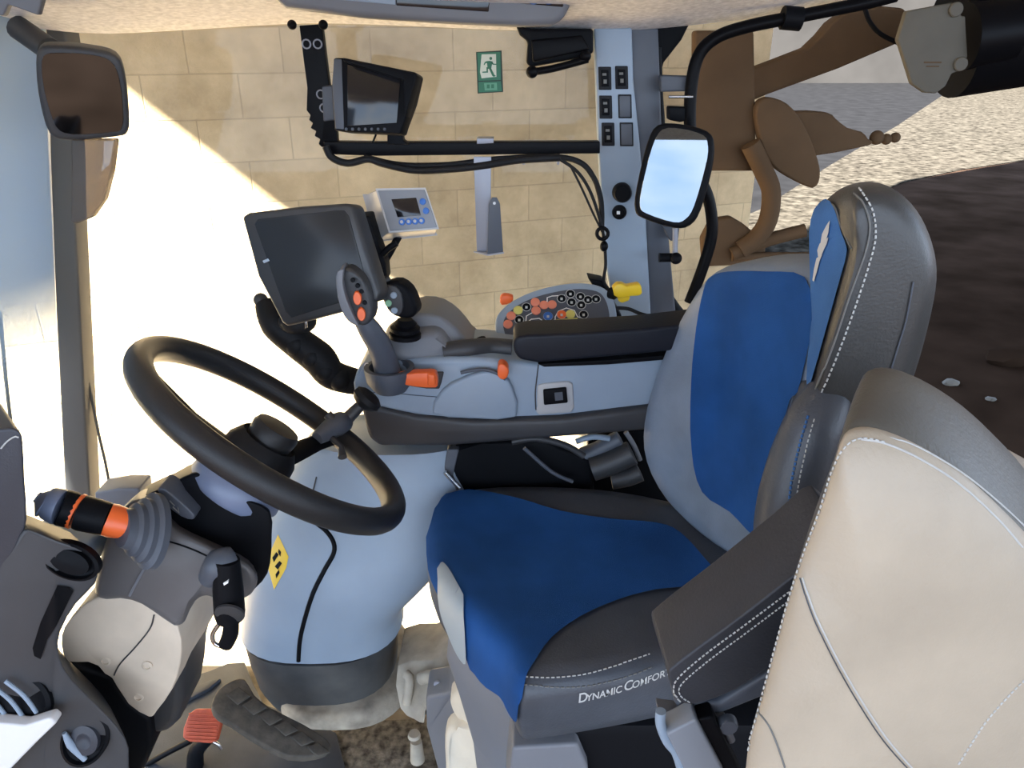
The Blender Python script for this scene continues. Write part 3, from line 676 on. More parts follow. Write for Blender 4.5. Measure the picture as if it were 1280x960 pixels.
# window style switch
t2 = sl('switch_frame', YP(1.345), smooth_loop([(672, 482), (678, 480), (710, 477), (716, 480), (718, 510), (714, 516), (674, 519), (670, 515)], 1), .02, 'ctrl_body', t, .003)
sl('rocker', YP(1.339), [(679, 488), (708, 485), (710, 504), (680, 507)], .012, 'black', t2, .003)
sl('symbol', YP(1.3385), [(693, 491), (703, 490), (704, 500), (694, 501)], .001, 'plastic_side', t2, 0)
# joystick cup, orange levers
bm = NB(); lathe(bm, U(487, 466, 1.33)-Vector((0, 0, .035)), Vector((0, 0, 1)), [(.030, 0), (.044, .02), (.047, .04), (.047, .048), (.038, .048), (.034, .03)], 28); obj('joystick_cup', bm, 'plastic_side', t)
bm = NB(); button(bm, U(459, 457, 1.345), Vector((0, -1, 0)), .0055, .002); obj('screw_cap', bm, 'white', t)
bm = NB(); slab(bm, YP(1.30), smooth_loop([(484, 475), (505, 468), (535, 466), (545, 468), (547, 480), (544, 485), (520, 484), (500, 480)], 2), .022, .005); obj('orange_lever', bm, 'orange', t)
bm = NB(); slab(bm, YP(1.295), [(534, 467), (544, 469), (545, 483), (534, 484)], .03, .004); obj('orange_lever', bm, 'orange', t)
bm = NB(); slab(bm, YP(1.31), smooth_loop([(623, 457), (630, 456), (636, 463), (634, 472), (628, 475), (622, 470)], 2), .028, .005); obj('orange_knob', bm, 'orange', t)
bm = NB(); slab(bm, YP(1.345), [(479, 472), (500, 466), (555, 465), (550, 487), (520, 488), (490, 481)], .01, .003); obj('lever_recess', bm, 'plastic_dark', t)
# black hood behind the small joystick
hump = p3('hump', smooth_loop([(497, 452, 1.40), (492, 425, 1.40), (500, 402, 1.41), (525, 392, 1.42), (550, 396, 1.42), (570, 410, 1.42), (586, 430, 1.41), (600, 452, 1.40)], 2), (0, .12, 0), 'plastic_mid', t, .03, 6)
p3('front_block', [(466, 455, 1.35), (478, 422, 1.37), (500, 416, 1.38), (548, 414, 1.38), (560, 428, 1.38), (575, 452, 1.37)], (0, .10, 0), 'plastic_mid', t, .015, 4)
obj('rear_tube', ptube([(556, 440, 1.38), (585, 436, 1.38), (612, 434, 1.40), (640, 436, 1.40)], .019), 'plastic_dark', t)
obj('rear_joint', ptube([(600, 424, 1.42), (606, 440, 1.40)], .012, 12, 1), 'black', t)
# multi-function joystick
js = obj('joystick_stem', ptube([(448, 392, 1.27), (462, 412, 1.28), (476, 436, 1.30), (486, 468, 1.33)], [.013, .020, .022, .026], 18, 5), 'plastic_side', t)
jh = p3('joystick_head', smooth_loop([(422, 345, 1.26), (428, 337, 1.26), (438, 336, 1.26), (452, 350, 1.25), (463, 372, 1.25), (466, 392, 1.25), (460, 406, 1.25), (446, 407, 1.25), (434, 395, 1.25), (424, 370, 1.26)], 2), (.005, .035, 0), 'plastic_dark', t, .008, 4)
p3('joystick_rim', smooth_loop([(420, 346, 1.248), (424, 338, 1.248), (429, 338, 1.248), (428, 352, 1.245), (432, 372, 1.24), (442, 396, 1.24), (448, 407, 1.24), (440, 405, 1.24), (430, 395, 1.24), (422, 372, 1.245)], 2), (.0, .045, 0), 'plastic_mid', jh, .005, 3)
for u, v in ((447, 372), (452, 392)):
    bm = NB(); button(bm, U(u, v, 1.252), Vector((.1, -1, .1)).normalized(), .009, .008, 18, .8, 1.35); obj('thumb_button', bm, 'orange', jh)
for u, v in ((441, 350), (447, 357), (452, 364), (456, 378)):
    bm = NB(); button(bm, U(u, v, 1.252), Vector((.1, -1, .1)).normalized(), .004, .004, 12); obj('small_button', bm, 'black', jh)
# small joystick
sh = p3('small_joystick_head', smooth_loop([(475, 361, 1.34), (481, 355, 1.34), (496, 353, 1.34), (510, 363, 1.34), (518, 380, 1.34), (520, 394, 1.34), (508, 399, 1.34), (493, 396, 1.34), (484, 388, 1.34), (476, 372, 1.34)], 2), (.008, .04, 0), 'black', t, .008, 4)
sl('small_joystick_face', YP(1.337), smooth_loop([(476, 362), (482, 357), (494, 358), (502, 368), (504, 384), (500, 394), (493, 394), (484, 386)], 2), .008, 'plastic_dark', sh, .003)
for u, v, m_ in ((480, 368, 'plastic_mid'), (492, 369, 'plastic'), (485.5, 379, 'green_bt'), (493, 388, 'plastic')):
    bm = NB(); button(bm, U(u, v, 1.336), Vector((0, -1, .1)).normalized(), .0062, .003, 14); obj('round_button', bm, m_, sh)
bm = NB(); lathe(bm, U(506, 414, 1.36)-Vector((0, 0, .012)), Vector((.05, 0, 1)), [(.030, 0), (.030, .008), (.023, .010), (.028, .014), (.028, .020), (.020, .023), (.022, .028), (.014, .036)], 22); obj('joystick_boot', bm, 'black', t)
# elbow pad
t = thing('armrest_pad', 'long black padded armrest on top of the console', 'armrest', U(740, 455, 1.34))
p3('pad', [(641, 430, 1.31), (645, 422, 1.31), (660, 419, 1.31), (720, 417, 1.31), (800, 412, 1.31), (890, 402, 1.31), (890, 434, 1.31), (800, 443, 1.31), (720, 450, 1.31), (672, 454, 1.31), (650, 450, 1.31), (643, 442, 1.31)], (0, .085, 0), 'pad', t, .012, 5)
p3('base', [(672, 455, 1.33), (760, 450, 1.33), (880, 440, 1.33), (880, 446, 1.33), (760, 456, 1.33), (680, 459, 1.33)], (0, .08, 0), 'black', t, .002)

# key panel
PK = P3((625, 400, 1.52), (690, 356, 1.58), (690, 430, 1.48))
t = thing('keypad_panel', 'half-round grey control panel with orange, yellow and black round buttons', 'control panel', PK.hit(690, 430))
ko = [(620, 415), (619, 402), (624, 390), (640, 376), (665, 364), (695, 356), (725, 353), (750, 357), (764, 368), (770, 385), (771, 405), (765, 440), (640, 440), (627, 432)]
sl('rim', PK, ko, .03, 'plastic', t, .006, 4, 3)
PK2 = Plane(PK.p+PK.n*.001, PK.n)
sl('face', PK2, smooth_loop([(631, 416), (629, 404), (634, 393), (648, 381), (670, 371), (698, 364), (724, 361), (746, 364), (756, 373), (761, 388), (762, 405), (758, 432), (645, 432), (635, 428)], 3), .004, 'plastic_side', t, .001)
PK3 = Plane(PK.p+PK.n*.002, PK.n)
kb = [(635, 405.5, 'salmon'), (639, 395, 'salmon'), (647.5, 388, 'yellow_bt'), (669, 378, 'salmon'), (680, 381.5, 'salmon'), (690, 381, 'salmon'), (670, 388.5, 'salmon'), (702, 393.5, 'orange'), (713, 393, 'yellow_bt'), (685, 395.5, 'blue_bt'), (658, 384, 'black'), (649, 400, 'black'), (702, 373.5, 'black'), (713, 367.5, 'black'), (714.5, 378, 'black'), (725.5, 371, 'black'), (726.5, 381.5, 'black'), (735, 375, 'black'), (745, 374, 'black'), (729.5, 393.5, 'black'), (730, 404, 'black')]
for u, v, m_ in kb:
    c = PK3.hit(u, v)
    bm = NB(); button(bm, c, PK.n, .0098 if m_ != 'black' else .0085, .003, 16); k_ = obj('round_key', bm, m_, t)
    if m_ in ('black', 'orange', 'blue_bt'):
        x, y = frame(PK.n); bm = NB(); tube(bm, [c+PK.n*.001+(x*math.cos(a_*math.pi/8)+y*math.sin(a_*math.pi/8))*.0095 for a_ in range(17)], .0008, 5, cap=False); obj('key_ring', bm, 'thread', k_)
        bm = NB(); slab(bm, Plane(PK3.p+PK.n*.0042, PK.n), rect(u, v, 3, 3), .0004, 0); obj('key_symbol', bm, 'thread', k_)
sl('wide_key', PK3, [(695, 399), (722, 397), (722, 405), (695, 406)], .004, 'yellow_bt', t, .001)
def pline(pts, r=.0011): return tube(NB(), [PK3.hit(*p) for p in pts], r, 6)
obj('printed_line', pline([(684, 379), (684, 372), (690, 370), (706, 369)]), 'white', t)
obj('printed_line', pline([(657, 405), (658, 395), (665, 391), (674, 389)]), 'white', t)
obj('printed_line', pline([(694, 406), (694, 396), (698, 389), (708, 385), (718, 388), (722, 396), (730, 398)]), 'white', t)
obj('printed_line', pline([(658, 404), (664, 399), (674, 398), (680, 402), (694, 400)]), 'white', t)
tag(obj('orange_lamp', slab(NB(), YP(1.6), smooth_loop([(625, 373), (630, 369), (641, 371), (640, 378), (627, 382)], 2), .02, .003), 'orange'), 'small orange lens peeking out behind the left end of the key panel', 'lamp')
t = thing('yellow_key', 'yellow plastic key with a wide grip beside the pillar foot', 'key', U(775, 378, 1.52))
sl('grip', YP(1.50), smooth_loop([(766, 360), (772, 355), (779, 355), (783, 358), (798, 355), (802, 358), (803, 367), (799, 370), (783, 371), (776, 374), (768, 370)], 1), .022, 'yellow', t, .003)
sl('wing', YP(1.505), [(772, 371), (788, 371), (786, 376), (778, 379), (773, 377)], .015, 'yellow', t, .002)
bm = NB(); lathe(bm, U(763, 366, 1.52), Vector((.6, -.6, 0)), [(.012, 0), (.012, .012), (.007, .016)], 16); obj('key_collar', bm, 'black', t)
p3('socket_block', [(735, 348, 1.6), (755, 352, 1.6), (768, 380, 1.6), (778, 396, 1.6), (765, 405, 1.6), (750, 372, 1.6)], (0, .05, 0), 'black', t, .004)
cable([(768, 385, 1.55), (785, 386, 1.56), (800, 392, 1.56), (815, 396, 1.55)], .004, 'short black cable running from the yellow key to the armrest pad')

# ================================================================== PEDESTAL UNDER THE CONSOLE
t = thing('console_pedestal', 'tall rounded light grey pedestal with a dark curved seam', 'pedestal', U(430, 905, 1.35))
def ringat(v, l_, r_, Yc, dy, n=32, ex=.75, ey=.85):
    z = U(l_, v, Yc-dy*.9).z; D = Yc*math.cos(PITCH)+(H-z)*math.sin(PITCH)
    x0 = (l_-640)/F*D; x1 = (r_-640)/F*D; c = Vector(((x0+x1)/2, Yc, z)); hw = (x1-x0)/2
    P = lambda a, e: math.copysign(abs(a)**e, a)
    return [c+Vector((hw*P(math.cos(2*math.pi*k/n), ex), dy*P(math.sin(2*math.pi*k/n), ey), 0)) for k in range(n)]
prof = [(566, 392, 590), (572, 384, 600), (600, 366, 600), (630, 352, 596), (660, 338, 590), (700, 326, 580), (740, 316, 558), (770, 312, 530), (790, 310, 510), (812, 308, 500), (824, 307, 504)]
rg = [ringat(v, l_, r_, 1.38+.06*max(0, min(1, (740-v)/150)), .14-.045*max(0, min(1, (740-v)/150))) for v, l_, r_ in prof]
ped = obj('shell', loft(NB(), rg), 'plastic', t, 60)
obj('skirt', loft(NB(), [ringat(827, 311, 498, 1.38, .145), (ringat(835, 312, 499, 1.38, .145)), ringat(850, 316, 497, 1.38, .14), ringat(880, 328, 496, 1.38, .14), ringat(893, 340, 498, 1.38, .14)]), 'skirt', t, 60)
obj('foot_flange', loft(NB(), [ringat(884, 352, 503, 1.38, .16), ringat(892, 350, 512, 1.38, .17), ringat(905, 352, 520, 1.38, .17)]), 'dust_floor', t, 60)
seam('seam', ped, [(397, 655), (408, 664), (417, 678), (417, 692), (406, 712), (392, 740), (382, 770), (375, 800), (373, 828)], 'black', ped, .0048, 4, 0, off=.0005)
seam('seam', ped, [(396, 596), (392, 612), (390, 622)], 'plastic_dark', ped, .0015, 4, 0)
stk = sheet('warning_sticker', ped, [(348, 668), (361, 696), (358, 710), (343, 737), (336, 712), (337, 693)], 'yellow', ped, .001, 6, 0)
for q in ([(341, 697), (346, 690), (349, 693), (343, 703)], [(344, 708), (350, 701), (353, 704), (348, 712)], [(345, 718), (349, 712), (350, 716), (346, 723)], [(349, 686), (352, 690), (351, 696), (348, 690)]): sheet('sticker_print', ped, q, 'black', stk, .0016, 3, 0)

# ================================================================== DRIVER'S SEAT
t = thing('driver_seat', 'blue and charcoal driver seat with tall headrest and left armrest', 'seat', Vector((.14, 1.08, 0)))
ZT = .62
co = [(548, 618), (580, 606), (650, 601), (750, 605), (830, 618), (900, 640), (960, 700), (965, 760), (900, 812), (830, 830), (740, 846), (668, 856), (648, 852), (630, 815), (590, 775), (556, 735), (536, 700), (534, 660)]
top = smooth_loop([tuple(UZ(u, v, ZT)) for u, v in co], 3)
cen = sum((Vector(p) for p in top), Vector())/len(top)
def ins(f, z): return [Vector((cen.x+(p[0]-cen.x)*f, cen.y+(p[1]-cen.y)*f, z)) for p in top]
cu = obj('seat_cushion', loft(NB(), [ins(.30, ZT-.012), ins(.60, ZT-.008), ins(.84, ZT), ins(.93, ZT-.002), ins(.975, ZT-.010), ins(.998, ZT-.028), ins(1.005, ZT-.05), ins(.995, ZT-.085), ins(.965, ZT-.115), ins(.90, ZT-.13)]), 'leather', t, 80)
blue = [(537, 655), (548, 632), (562, 616), (600, 616), (650, 626), (700, 641), (760, 651), (820, 656), (850, 668), (880, 700), (895, 722), (870, 735), (820, 740), (772, 753), (725, 774), (690, 800), (668, 830), (657, 850), (652, 880), (649, 900), (640, 890), (628, 868), (600, 850), (588, 826), (580, 800), (568, 770), (552, 745), (539, 712)]
sheet('blue_seat_panel', cu, blue, 'fabric', t, .006, 7, 3, label='blue woven fabric seat panel')
seam('stitching', cu, [(656, 846), (690, 847), (730, 843), (770, 832), (812, 818)], 'thread', t, .0010, 4, 2.6)
seam('stitching', cu, [(655, 856), (700, 859), (735, 857), (775, 848), (815, 834)], 'thread_dk', t, .0010, 4, 2.6)
def path(s, h):
    u = 722 + s*.985; a_ = R(13 + s*.06); return (u - h*math.sin(R(10))*.0 + h*.10, 878 - s*math.tan(a_*.85) - h)
text_on('embroidered_text', cu, [('D', 0, 16.5), ('YNAMIC', 10.5, 12), ('C', 58, 16.5), ('OMFORT', 68.5, 12)], path, 'thread', t, .0012)
# backrest
bo = [(880, 345, 1.30), (842, 405, 1.33), (815, 470, 1.34), (800, 530, 1.34), (803, 580, 1.33), (828, 628, 1.30), (872, 672, 1.18), (925, 705, 1.04), (965, 700, .95), (990, 660, .92), (1010, 590, .92), (1045, 500, .93), (1052, 400, .95), (1030, 350, 1.0), (960, 332, 1.12), (912, 332, 1.22)]
bl = [U(*p) for p in smooth_loop(bo, 3)]
bc = sum(bl, Vector())/len(bl); BX = Vector((.13, .03, .02))
def bi(f, d): return [bc+(p-bc)*f+BX*d for p in bl]
br = obj('backrest', loft(NB(), [bi(.3, .10), bi(.62, .07), bi(.82, 0), bi(.92, -.02), bi(.975, .05), bi(1.0, .22), bi(1.0, .6), bi(.97, .85), bi(.9, 1.0), bi(.3, 1.05)]), 'leather_grey', t, 80)
bb = [(882, 362), (892, 347), (912, 341), (960, 341), (1008, 348), (1018, 400), (1012, 440), (1000, 490), (990, 500), (975, 560), (962, 620), (956, 662), (945, 670), (915, 640), (880, 615), (866, 560), (866, 480), (872, 410)]
sheet('blue_back_panel', br, bb, 'fabric', t, .004, 12, 3, label='blue woven fabric back panel')
# near bolster with blue stitching
bol = obj('side_bolster', ptube([(1038, 490, .93), (1020, 530, .91), (1004, 575, .90), (992, 620, .89), (984, 660, .885), (978, 710, .885), (968, 760, .90)], [.030, .040, .044, .046, .045, .038, .02], 20, 5), 'leather', t)
p3('bolster_back', smooth_loop([(1040, 495, .90), (1120, 500, .92), (1130, 540, .92), (1100, 640, .92), (1040, 760, .92), (990, 740, .90), (992, 640, .89), (1010, 560, .89)], 2), (.02, .14, 0), 'leather', t, .02, 4)
seam('stitching', bol, [(1010, 520), (1000, 555), (990, 600), (984, 650)], 'fabric_lt', t, .0016, 4, 2)
seam('stitching', bol, [(1018, 524), (1008, 560), (998, 606), (992, 655)], 'thread', t, .0009, 4, 2.5)
# headrest: broad side towards the camera, narrow blue front
hn = [(1066, 256), (1085, 240), (1112, 244), (1140, 268), (1160, 305), (1166, 350), (1152, 410), (1136, 462), (1118, 508), (1098, 518), (1050, 508), (1022, 492), (1030, 440), (1046, 390), (1064, 330), (1068, 290)]
hm = [(1058, 236), (1085, 226), (1118, 232), (1150, 262), (1170, 305), (1176, 350), (1164, 412), (1148, 470), (1128, 520), (1100, 530), (1046, 518), (1014, 500), (1020, 440), (1036, 385), (1052, 330), (1058, 280)]
hf = [(1030, 250), (1060, 228), (1100, 228), (1136, 255), (1154, 300), (1160, 345), (1150, 405), (1134, 460), (1110, 512), (1085, 520), (1034, 508), (1004, 490), (1008, 440), (1012, 380), (1012, 320), (1014, 275)]
hb = [(1022, 262), (1050, 240), (1085, 244), (1110, 270), (1126, 305), (1130, 345), (1120, 400), (1106, 450), (1086, 496), (1066, 502), (1028, 492), (1010, 478), (1012, 430), (1014, 380), (1016, 325), (1018, 285)]
rr = [[U(u, v, y) for u, v in smooth_loop(q, 2)] for q, y in ((shrink(hn, .6), .893), (shrink(hn, .9), .895), (hn, .905), (hm, .94), (hf, 1.02), (hb, 1.10), (shrink(hb, .8), 1.13))]
hr = obj('headrest', loft(NB(), rr), 'leather_hd', t, 80, subsurf=1)
sheet('blue_head_panel', hr, [(1020, 262), (1030, 250), (1040, 252), (1048, 268), (1054, 290), (1062, 312), (1054, 345), (1040, 395), (1026, 445), (1012, 488), (1012, 450), (1016, 400), (1015, 340), (1014, 290)], 'fabric_lt', t, .003, 8, 2, label='light blue headrest front')
for pth, m_, dg in (([(1068, 242), (1080, 256), (1087, 285), (1080, 320), (1062, 370), (1042, 430), (1018, 492)], 'thread_dk', 0), ([(1074, 236), (1090, 262), (1094, 295), (1086, 330), (1068, 385), (1046, 445), (1026, 492)], 'thread', 3), ([(1141, 352), (1132, 400), (1120, 440), (1108, 480), (1098, 514)], 'plastic_side', 0), ([(1030, 252), (1044, 258), (1052, 282), (1066, 312)], 'thread_dk', 0)):
    seam('stitching', hr, pth, m_, t, .0011, 4, dg)
lf = [[(1042, 275), (1037, 282), (1032, 292), (1030, 304), (1032, 312), (1036, 302), (1040, 290)], [(1040, 296), (1038, 304), (1034, 312), (1030, 322), (1027, 320), (1026, 312), (1029, 304)], [(1032, 318), (1029, 326), (1026, 338), (1022, 352), (1020, 350), (1022, 336), (1025, 322)]]
bm = NB(); me_ = []
th = bvh(hr)
for q in lf:
    vs = []
    for u, v in q:
        h_, n_ = cast(th, u, v); vs.append(bm.verts.new(h_+n_*.005))
    bm.faces.new(vs)
obj('embroidered_leaf', bm, 'thread', t, 0, label='white leaf emblem')
p3('seat_back_corner', [(1100, 528, 1.10), (1140, 510, 1.12), (1190, 545, 1.12), (1150, 580, 1.1), (1090, 560, 1.08)], (.02, .12, -.02), 'fabric', t, .012, 3)
p3('rear_foot', [(1160, 532, 1.14), (1200, 545, 1.14), (1190, 552, 1.14), (1150, 552, 1.14)], (.02, .10, -.02), 'black', t, .004, 2)
# left armrest
ar = p3('armrest', smooth_loop([(836, 843, .64), (842, 834, .64), (870, 812, .64), (930, 768, .64), (1010, 706, .64), (1060, 670, .64), (1080, 720, .64), (1010, 790, .64), (960, 835, .64), (920, 862, .64), (880, 878, .64), (856, 880, .64), (843, 868, .64)], 3), (-.004, .095, .002), 'leather_arm', t, .022, 6)
seam('stitching', ar, [(847, 876), (842, 860), (848, 846), (880, 818), (930, 781), (990, 736), (1040, 698)], 'thread', t, .0009, 3.6, 2.4)
seam('stitching', ar, [(862, 877), (850, 868), (852, 854), (884, 826), (934, 789), (994, 744)], 'thread', t, .0008, 3.2, 2.2)
p3('armrest_underside', [(842, 878, .66), (900, 878, .66), (960, 842, .66), (1000, 800, .66), (1010, 830, .66), (960, 870, .66), (900, 894, .66), (850, 892, .66)], (0, .05, 0), 'plastic_side', t, .006)
obj('armrest_lever', ptube([(900, 892, .66), (908, 912, .66), (914, 925, .66)], .005), 'plastic_mid', t)
bm = NB(); button(bm, U(908, 902, .655), Vector((0, -1, 0)), .012, .01); obj('armrest_knob', bm, 'plastic_side', t)
# front plastic edge of the cushion and suspension base
sheet('front_trim', cu, [(551, 714), (557, 710), (570, 730), (584, 760), (588, 800), (588, 826), (578, 816), (566, 790), (556, 760)], 'trim_pale', t, .010, 5, 3)
p3('base_shroud', [(560, 790, 1.10), (600, 820, 1.02), (640, 905, .92), (655, 940, .92), (665, 1010, .92), (600, 1010, .96), (590, 930, 1.0), (572, 870, 1.05), (556, 825, 1.08)], (.06, .3, 0), 'plastic_mid', t, .012)
p3('corner_cover', [(640, 935, .84), (722, 930, .84), (735, 960, .84), (740, 1010, .84), (632, 1010, .84)], (0, .10, 0), 'plastic_mid', t, .006)
p3('suspension', [(700, 905, .90), (1000, 820, .95), (1060, 860, .95), (1060, 1060, .95), (700, 1060, .90)], (0, .30, 0), 'black', t, .01)
p3('cushion_pan', [(600, 630, 1.28), (860, 640, 1.28), (860, 720, 1.28), (620, 720, 1.28)], (0, -.02, -.10), 'black', t, .01)
bm = NB(); box(bm, (.06, .86, .02), (.42, 1.24, .495), .02); obj('pedestal', bm, 'black', t)
obj('cable', ptube([(720, 905, .89), (790, 888, .89), (830, 868, .89)], .003), 'plastic_dark', t)

t = thing('belt_buckle', 'grey seat belt buckle with a pale square face under the left armrest', 'buckle', U(880, 960, .62))
p3('buckle', [(833, 918, .63), (870, 899, .63), (905, 965, .63), (912, 1000, .63), (865, 1000, .63), (858, 968, .63)], (0, .03, 0), 'ctrl_face', t, .003)
p3('buckle_shell', [(872, 899, .64), (892, 896, .64), (935, 985, .64), (905, 1000, .64)], (0, .03, 0), 'black', t, .003)
obj('strap_edge', ptube([(826, 889, .64), (826, 905, .64), (834, 926, .64), (846, 942, .64), (856, 975, .64)], .006), 'plastic', t)
p3('strap', [(822, 888, .66), (850, 892, .66), (900, 893, .66), (870, 900, .66), (835, 918, .66), (826, 905, .66)], (0, .02, 0), 'plastic_mid', t, .002)

# clutter between console and seat
t = thing('seat_bracket', 'dark folded bracket and hoses between the seat and console', 'bracket', U(660, 600, 1.38))
p3('panel', [(556, 606, 1.36), (566, 560, 1.36), (600, 552, 1.38), (680, 548, 1.38), (700, 560, 1.38), (740, 575, 1.38), (745, 640, 1.38), (560, 650, 1.36)], (0, .03, 0), 'black', t, .01)
p3('left_edge', [(559, 562, 1.355), (574, 562, 1.355), (566, 596, 1.355), (574, 612, 1.355), (556, 625, 1.355), (550, 640, 1.355), (552, 600, 1.355)], (0, .03, 0), 'plastic_side', t, .003)
obj('strut', ptube([(556, 590, 1.34), (574, 610, 1.34)], .005), 'steel', t)
obj('hose', ptube([(640, 552, 1.36), (670, 548, 1.36), (705, 556, 1.36), (730, 570, 1.36)], .007), 'plastic_dark', t)
obj('hose', ptube([(655, 560, 1.35), (690, 590, 1.35), (716, 602, 1.35)], .004), 'plastic_side', t)
t = thing('wire_connector', 'grey cable connector and plugs beneath the console beside the backrest', 'connector', U(770, 600, 1.40))
obj('plug', ptube([(728, 570, 1.40), (748, 562, 1.40), (775, 548, 1.40)], .018), 'plastic_side', t)
obj('plug', ptube([(740, 586, 1.38), (764, 578, 1.38), (790, 566, 1.38)], .026), 'plastic_dark', t)
obj('plug', ptube([(764, 600, 1.38), (785, 596, 1.38), (800, 590, 1.38)], .020), 'plastic_dark', t)
obj('wire', ptube([(720, 552, 1.39), (740, 546, 1.39), (762, 548, 1.39)], .006), 'plastic', t)
obj('wire', ptube([(782, 540, 1.39), (792, 556, 1.39), (800, 575, 1.39)], .005), 'plastic_mid', t)
p3('backing', [(735, 545, 1.44), (830, 535, 1.44), (840, 650, 1.44), (735, 650, 1.44)], (0, .03, 0), 'black', t, .004)

# ================================================================== SECOND SEAT IN THE FOREGROUND
t = thing('passenger_seat', 'folded brown leather passenger seat back filling the lower right corner', 'seat', Vector((.35, .55, 0)))
po = [(1050, 556, .50), (1072, 546, .50), (1105, 552, .50), (1150, 572, .50), (1200, 604, .50), (1250, 648, .50), (1300, 702, .50), (1345, 780, .50), (1360, 960, .49), (1330, 1140, .48), (1100, 1150, .48), (960, 1120, .48), (928, 1000, .49), (931, 940, .49), (946, 890, .49), (964, 820, .495), (985, 745, .495), (1003, 690, .50), (1022, 640, .50), (1036, 595, .50)]
pl_ = [U(*p) for p in smooth_loop(po, 3)]
pc = sum(pl_, Vector())/len(pl_)
def pi_(f, d, lift=0): return [pc+(p-pc)*f+Vector((0.55*d, d, .10*d+lift)) for p in pl_]
ps = obj('backrest', loft(NB(), [pi_(.3, -.014), pi_(.6, -.012), pi_(.85, -.004), pi_(.955, .004), pi_(.985, .010), pi_(.992, .016), pi_(.97, .024), pi_(.6, .03)]), 'leather_br', t, 80)
pb2 = obj('side_band', loft(NB(), [pi_(.90, .010), pi_(.985, .013), pi_(1.0, .026), pi_(1.006, .05), pi_(1.0, .085), pi_(.985, .11), pi_(.95, .125), pi_(.3, .13)]), 'leather_ol', t, 80)
seam('stitching', ps, [(934, 938), (948, 890), (967, 820), (988, 745), (1006, 690), (1025, 640), (1040, 592), (1056, 560), (1076, 548), (1106, 553)], 'thread', t, .0008, 4.2, 3, off=.0008)
seam('seam', ps, [(1076, 549), (1108, 555), (1152, 575), (1200, 606), (1248, 650), (1279, 686)], 'thread', t, .0009, 4, 0, off=.0004)
seam('seam', ps, [(1003, 722), (1020, 770), (1050, 830), (1082, 884), (1110, 925), (1142, 962)], 'thread', t, .0008, 4, 0, off=.0004)
seam('seam', ps, [(1000, 722), (1016, 770), (1046, 832), (1078, 887), (1106, 928), (1136, 962)], 'leather', t, .0006, 4, 0, off=.0006)
seam('seam', ps, [(946, 888), (960, 905), (972, 932), (982, 962)], 'thread_dk', t, .0009, 4, 0, off=.0004)
seam('seam', pb2, [(1088, 541), (1140, 556), (1200, 590), (1250, 630), (1290, 668)], 'thread', t, .0008, 4, 0, off=.0006)
seam('seam', ps, [(1198, 955), (1230, 905), (1262, 868), (1282, 848)], 'thread', t, .0008, 4, 2.5, off=.0004)
sh2 = [(1130, 546, .64), (1160, 545, .64), (1230, 570, .64), (1300, 605, .64), (1380, 660, .64), (1380, 800, .64), (1200, 800, .64), (1110, 600, .64)]
p3('seat_shell', smooth_loop(sh2, 2), (.02, .05, 0), 'leather_br', t, .015, 4)

# ================================================================== STEERING WHEEL
right = Vector((1, 0, 0)); up = Vector((0, math.sin(PITCH), math.cos(PITCH))); back = Vector((0, -math.cos(PITCH), math.sin(PITCH)))
wnv = Vector((.585, .27, .765)).normalized()
wc = U(344, 540, 1.05); WR = .219
e1 = (CO-wc).cross(wnv).normalized(); e1 = e1 if e1.x > 0 else -e1; e2 = wnv.cross(e1)
if e2.dot(back) < 0: e2 = -e2
def wp(a, r, h=0): return wc+(e1*math.cos(R(a))+e2*math.sin(R(a)))*r+wnv*h
t = thing('steering_wheel', 'black steering wheel with a spinner knob clamped on its rim', 'steering wheel', wc-wnv*.12)
bm = NB(); n1, n2 = 72, 16
V = [[bm.verts.new(wp(360*i/n1, WR+.019*math.cos(2*math.pi*j/n2), .021*math.sin(2*math.pi*j/n2))) for j in range(n2)] for i in range(n1)]
for i in range(n1):
    for j in range(n2): bm.faces.new((V[i][j], V[(i+1) % n1][j], V[(i+1) % n1][(j+1) % n2], V[i][(j+1) % n2]))
obj('rim', bm, 'rim', t, 60)
bm = NB(); lathe(bm, wc-wnv*.075, wnv, [(.050, 0), (.060, .012), (.057, .04), (.047, .056), (.044, .060), (.042, .056), (.02, .054)], 36); hub = obj('hub', bm, 'rubber', t, 40)
bm = NB(); lathe(bm, wc-wnv*.018, wnv, [(.036, 0), (.038, .02), (.034, .028), (.012, .030)], 28); obj('horn_button', bm, 'rim', hub, 40)
for k, a in enumerate((-66, 62, 165)):
    bm = NB(); sx = [wp(a, .04, -.055), wp(a, .11, -.042), wp(a, .17, -.022), wp(a, .225, -.004)]
    d_ = (wp(a, .2)-wp(a, .1)).normalized(); sd_ = wnv.cross(d_)
    rings = []
    for p, w in zip(sx, (.030, .021, .017, .021)): rings.append([p+sd_*w*math.cos(q*math.pi/6)+wnv*.009*math.sin(q*math.pi/6) for q in range(12)])
    loft(bm, rings); obj('spoke', bm, 'black', t, 60)
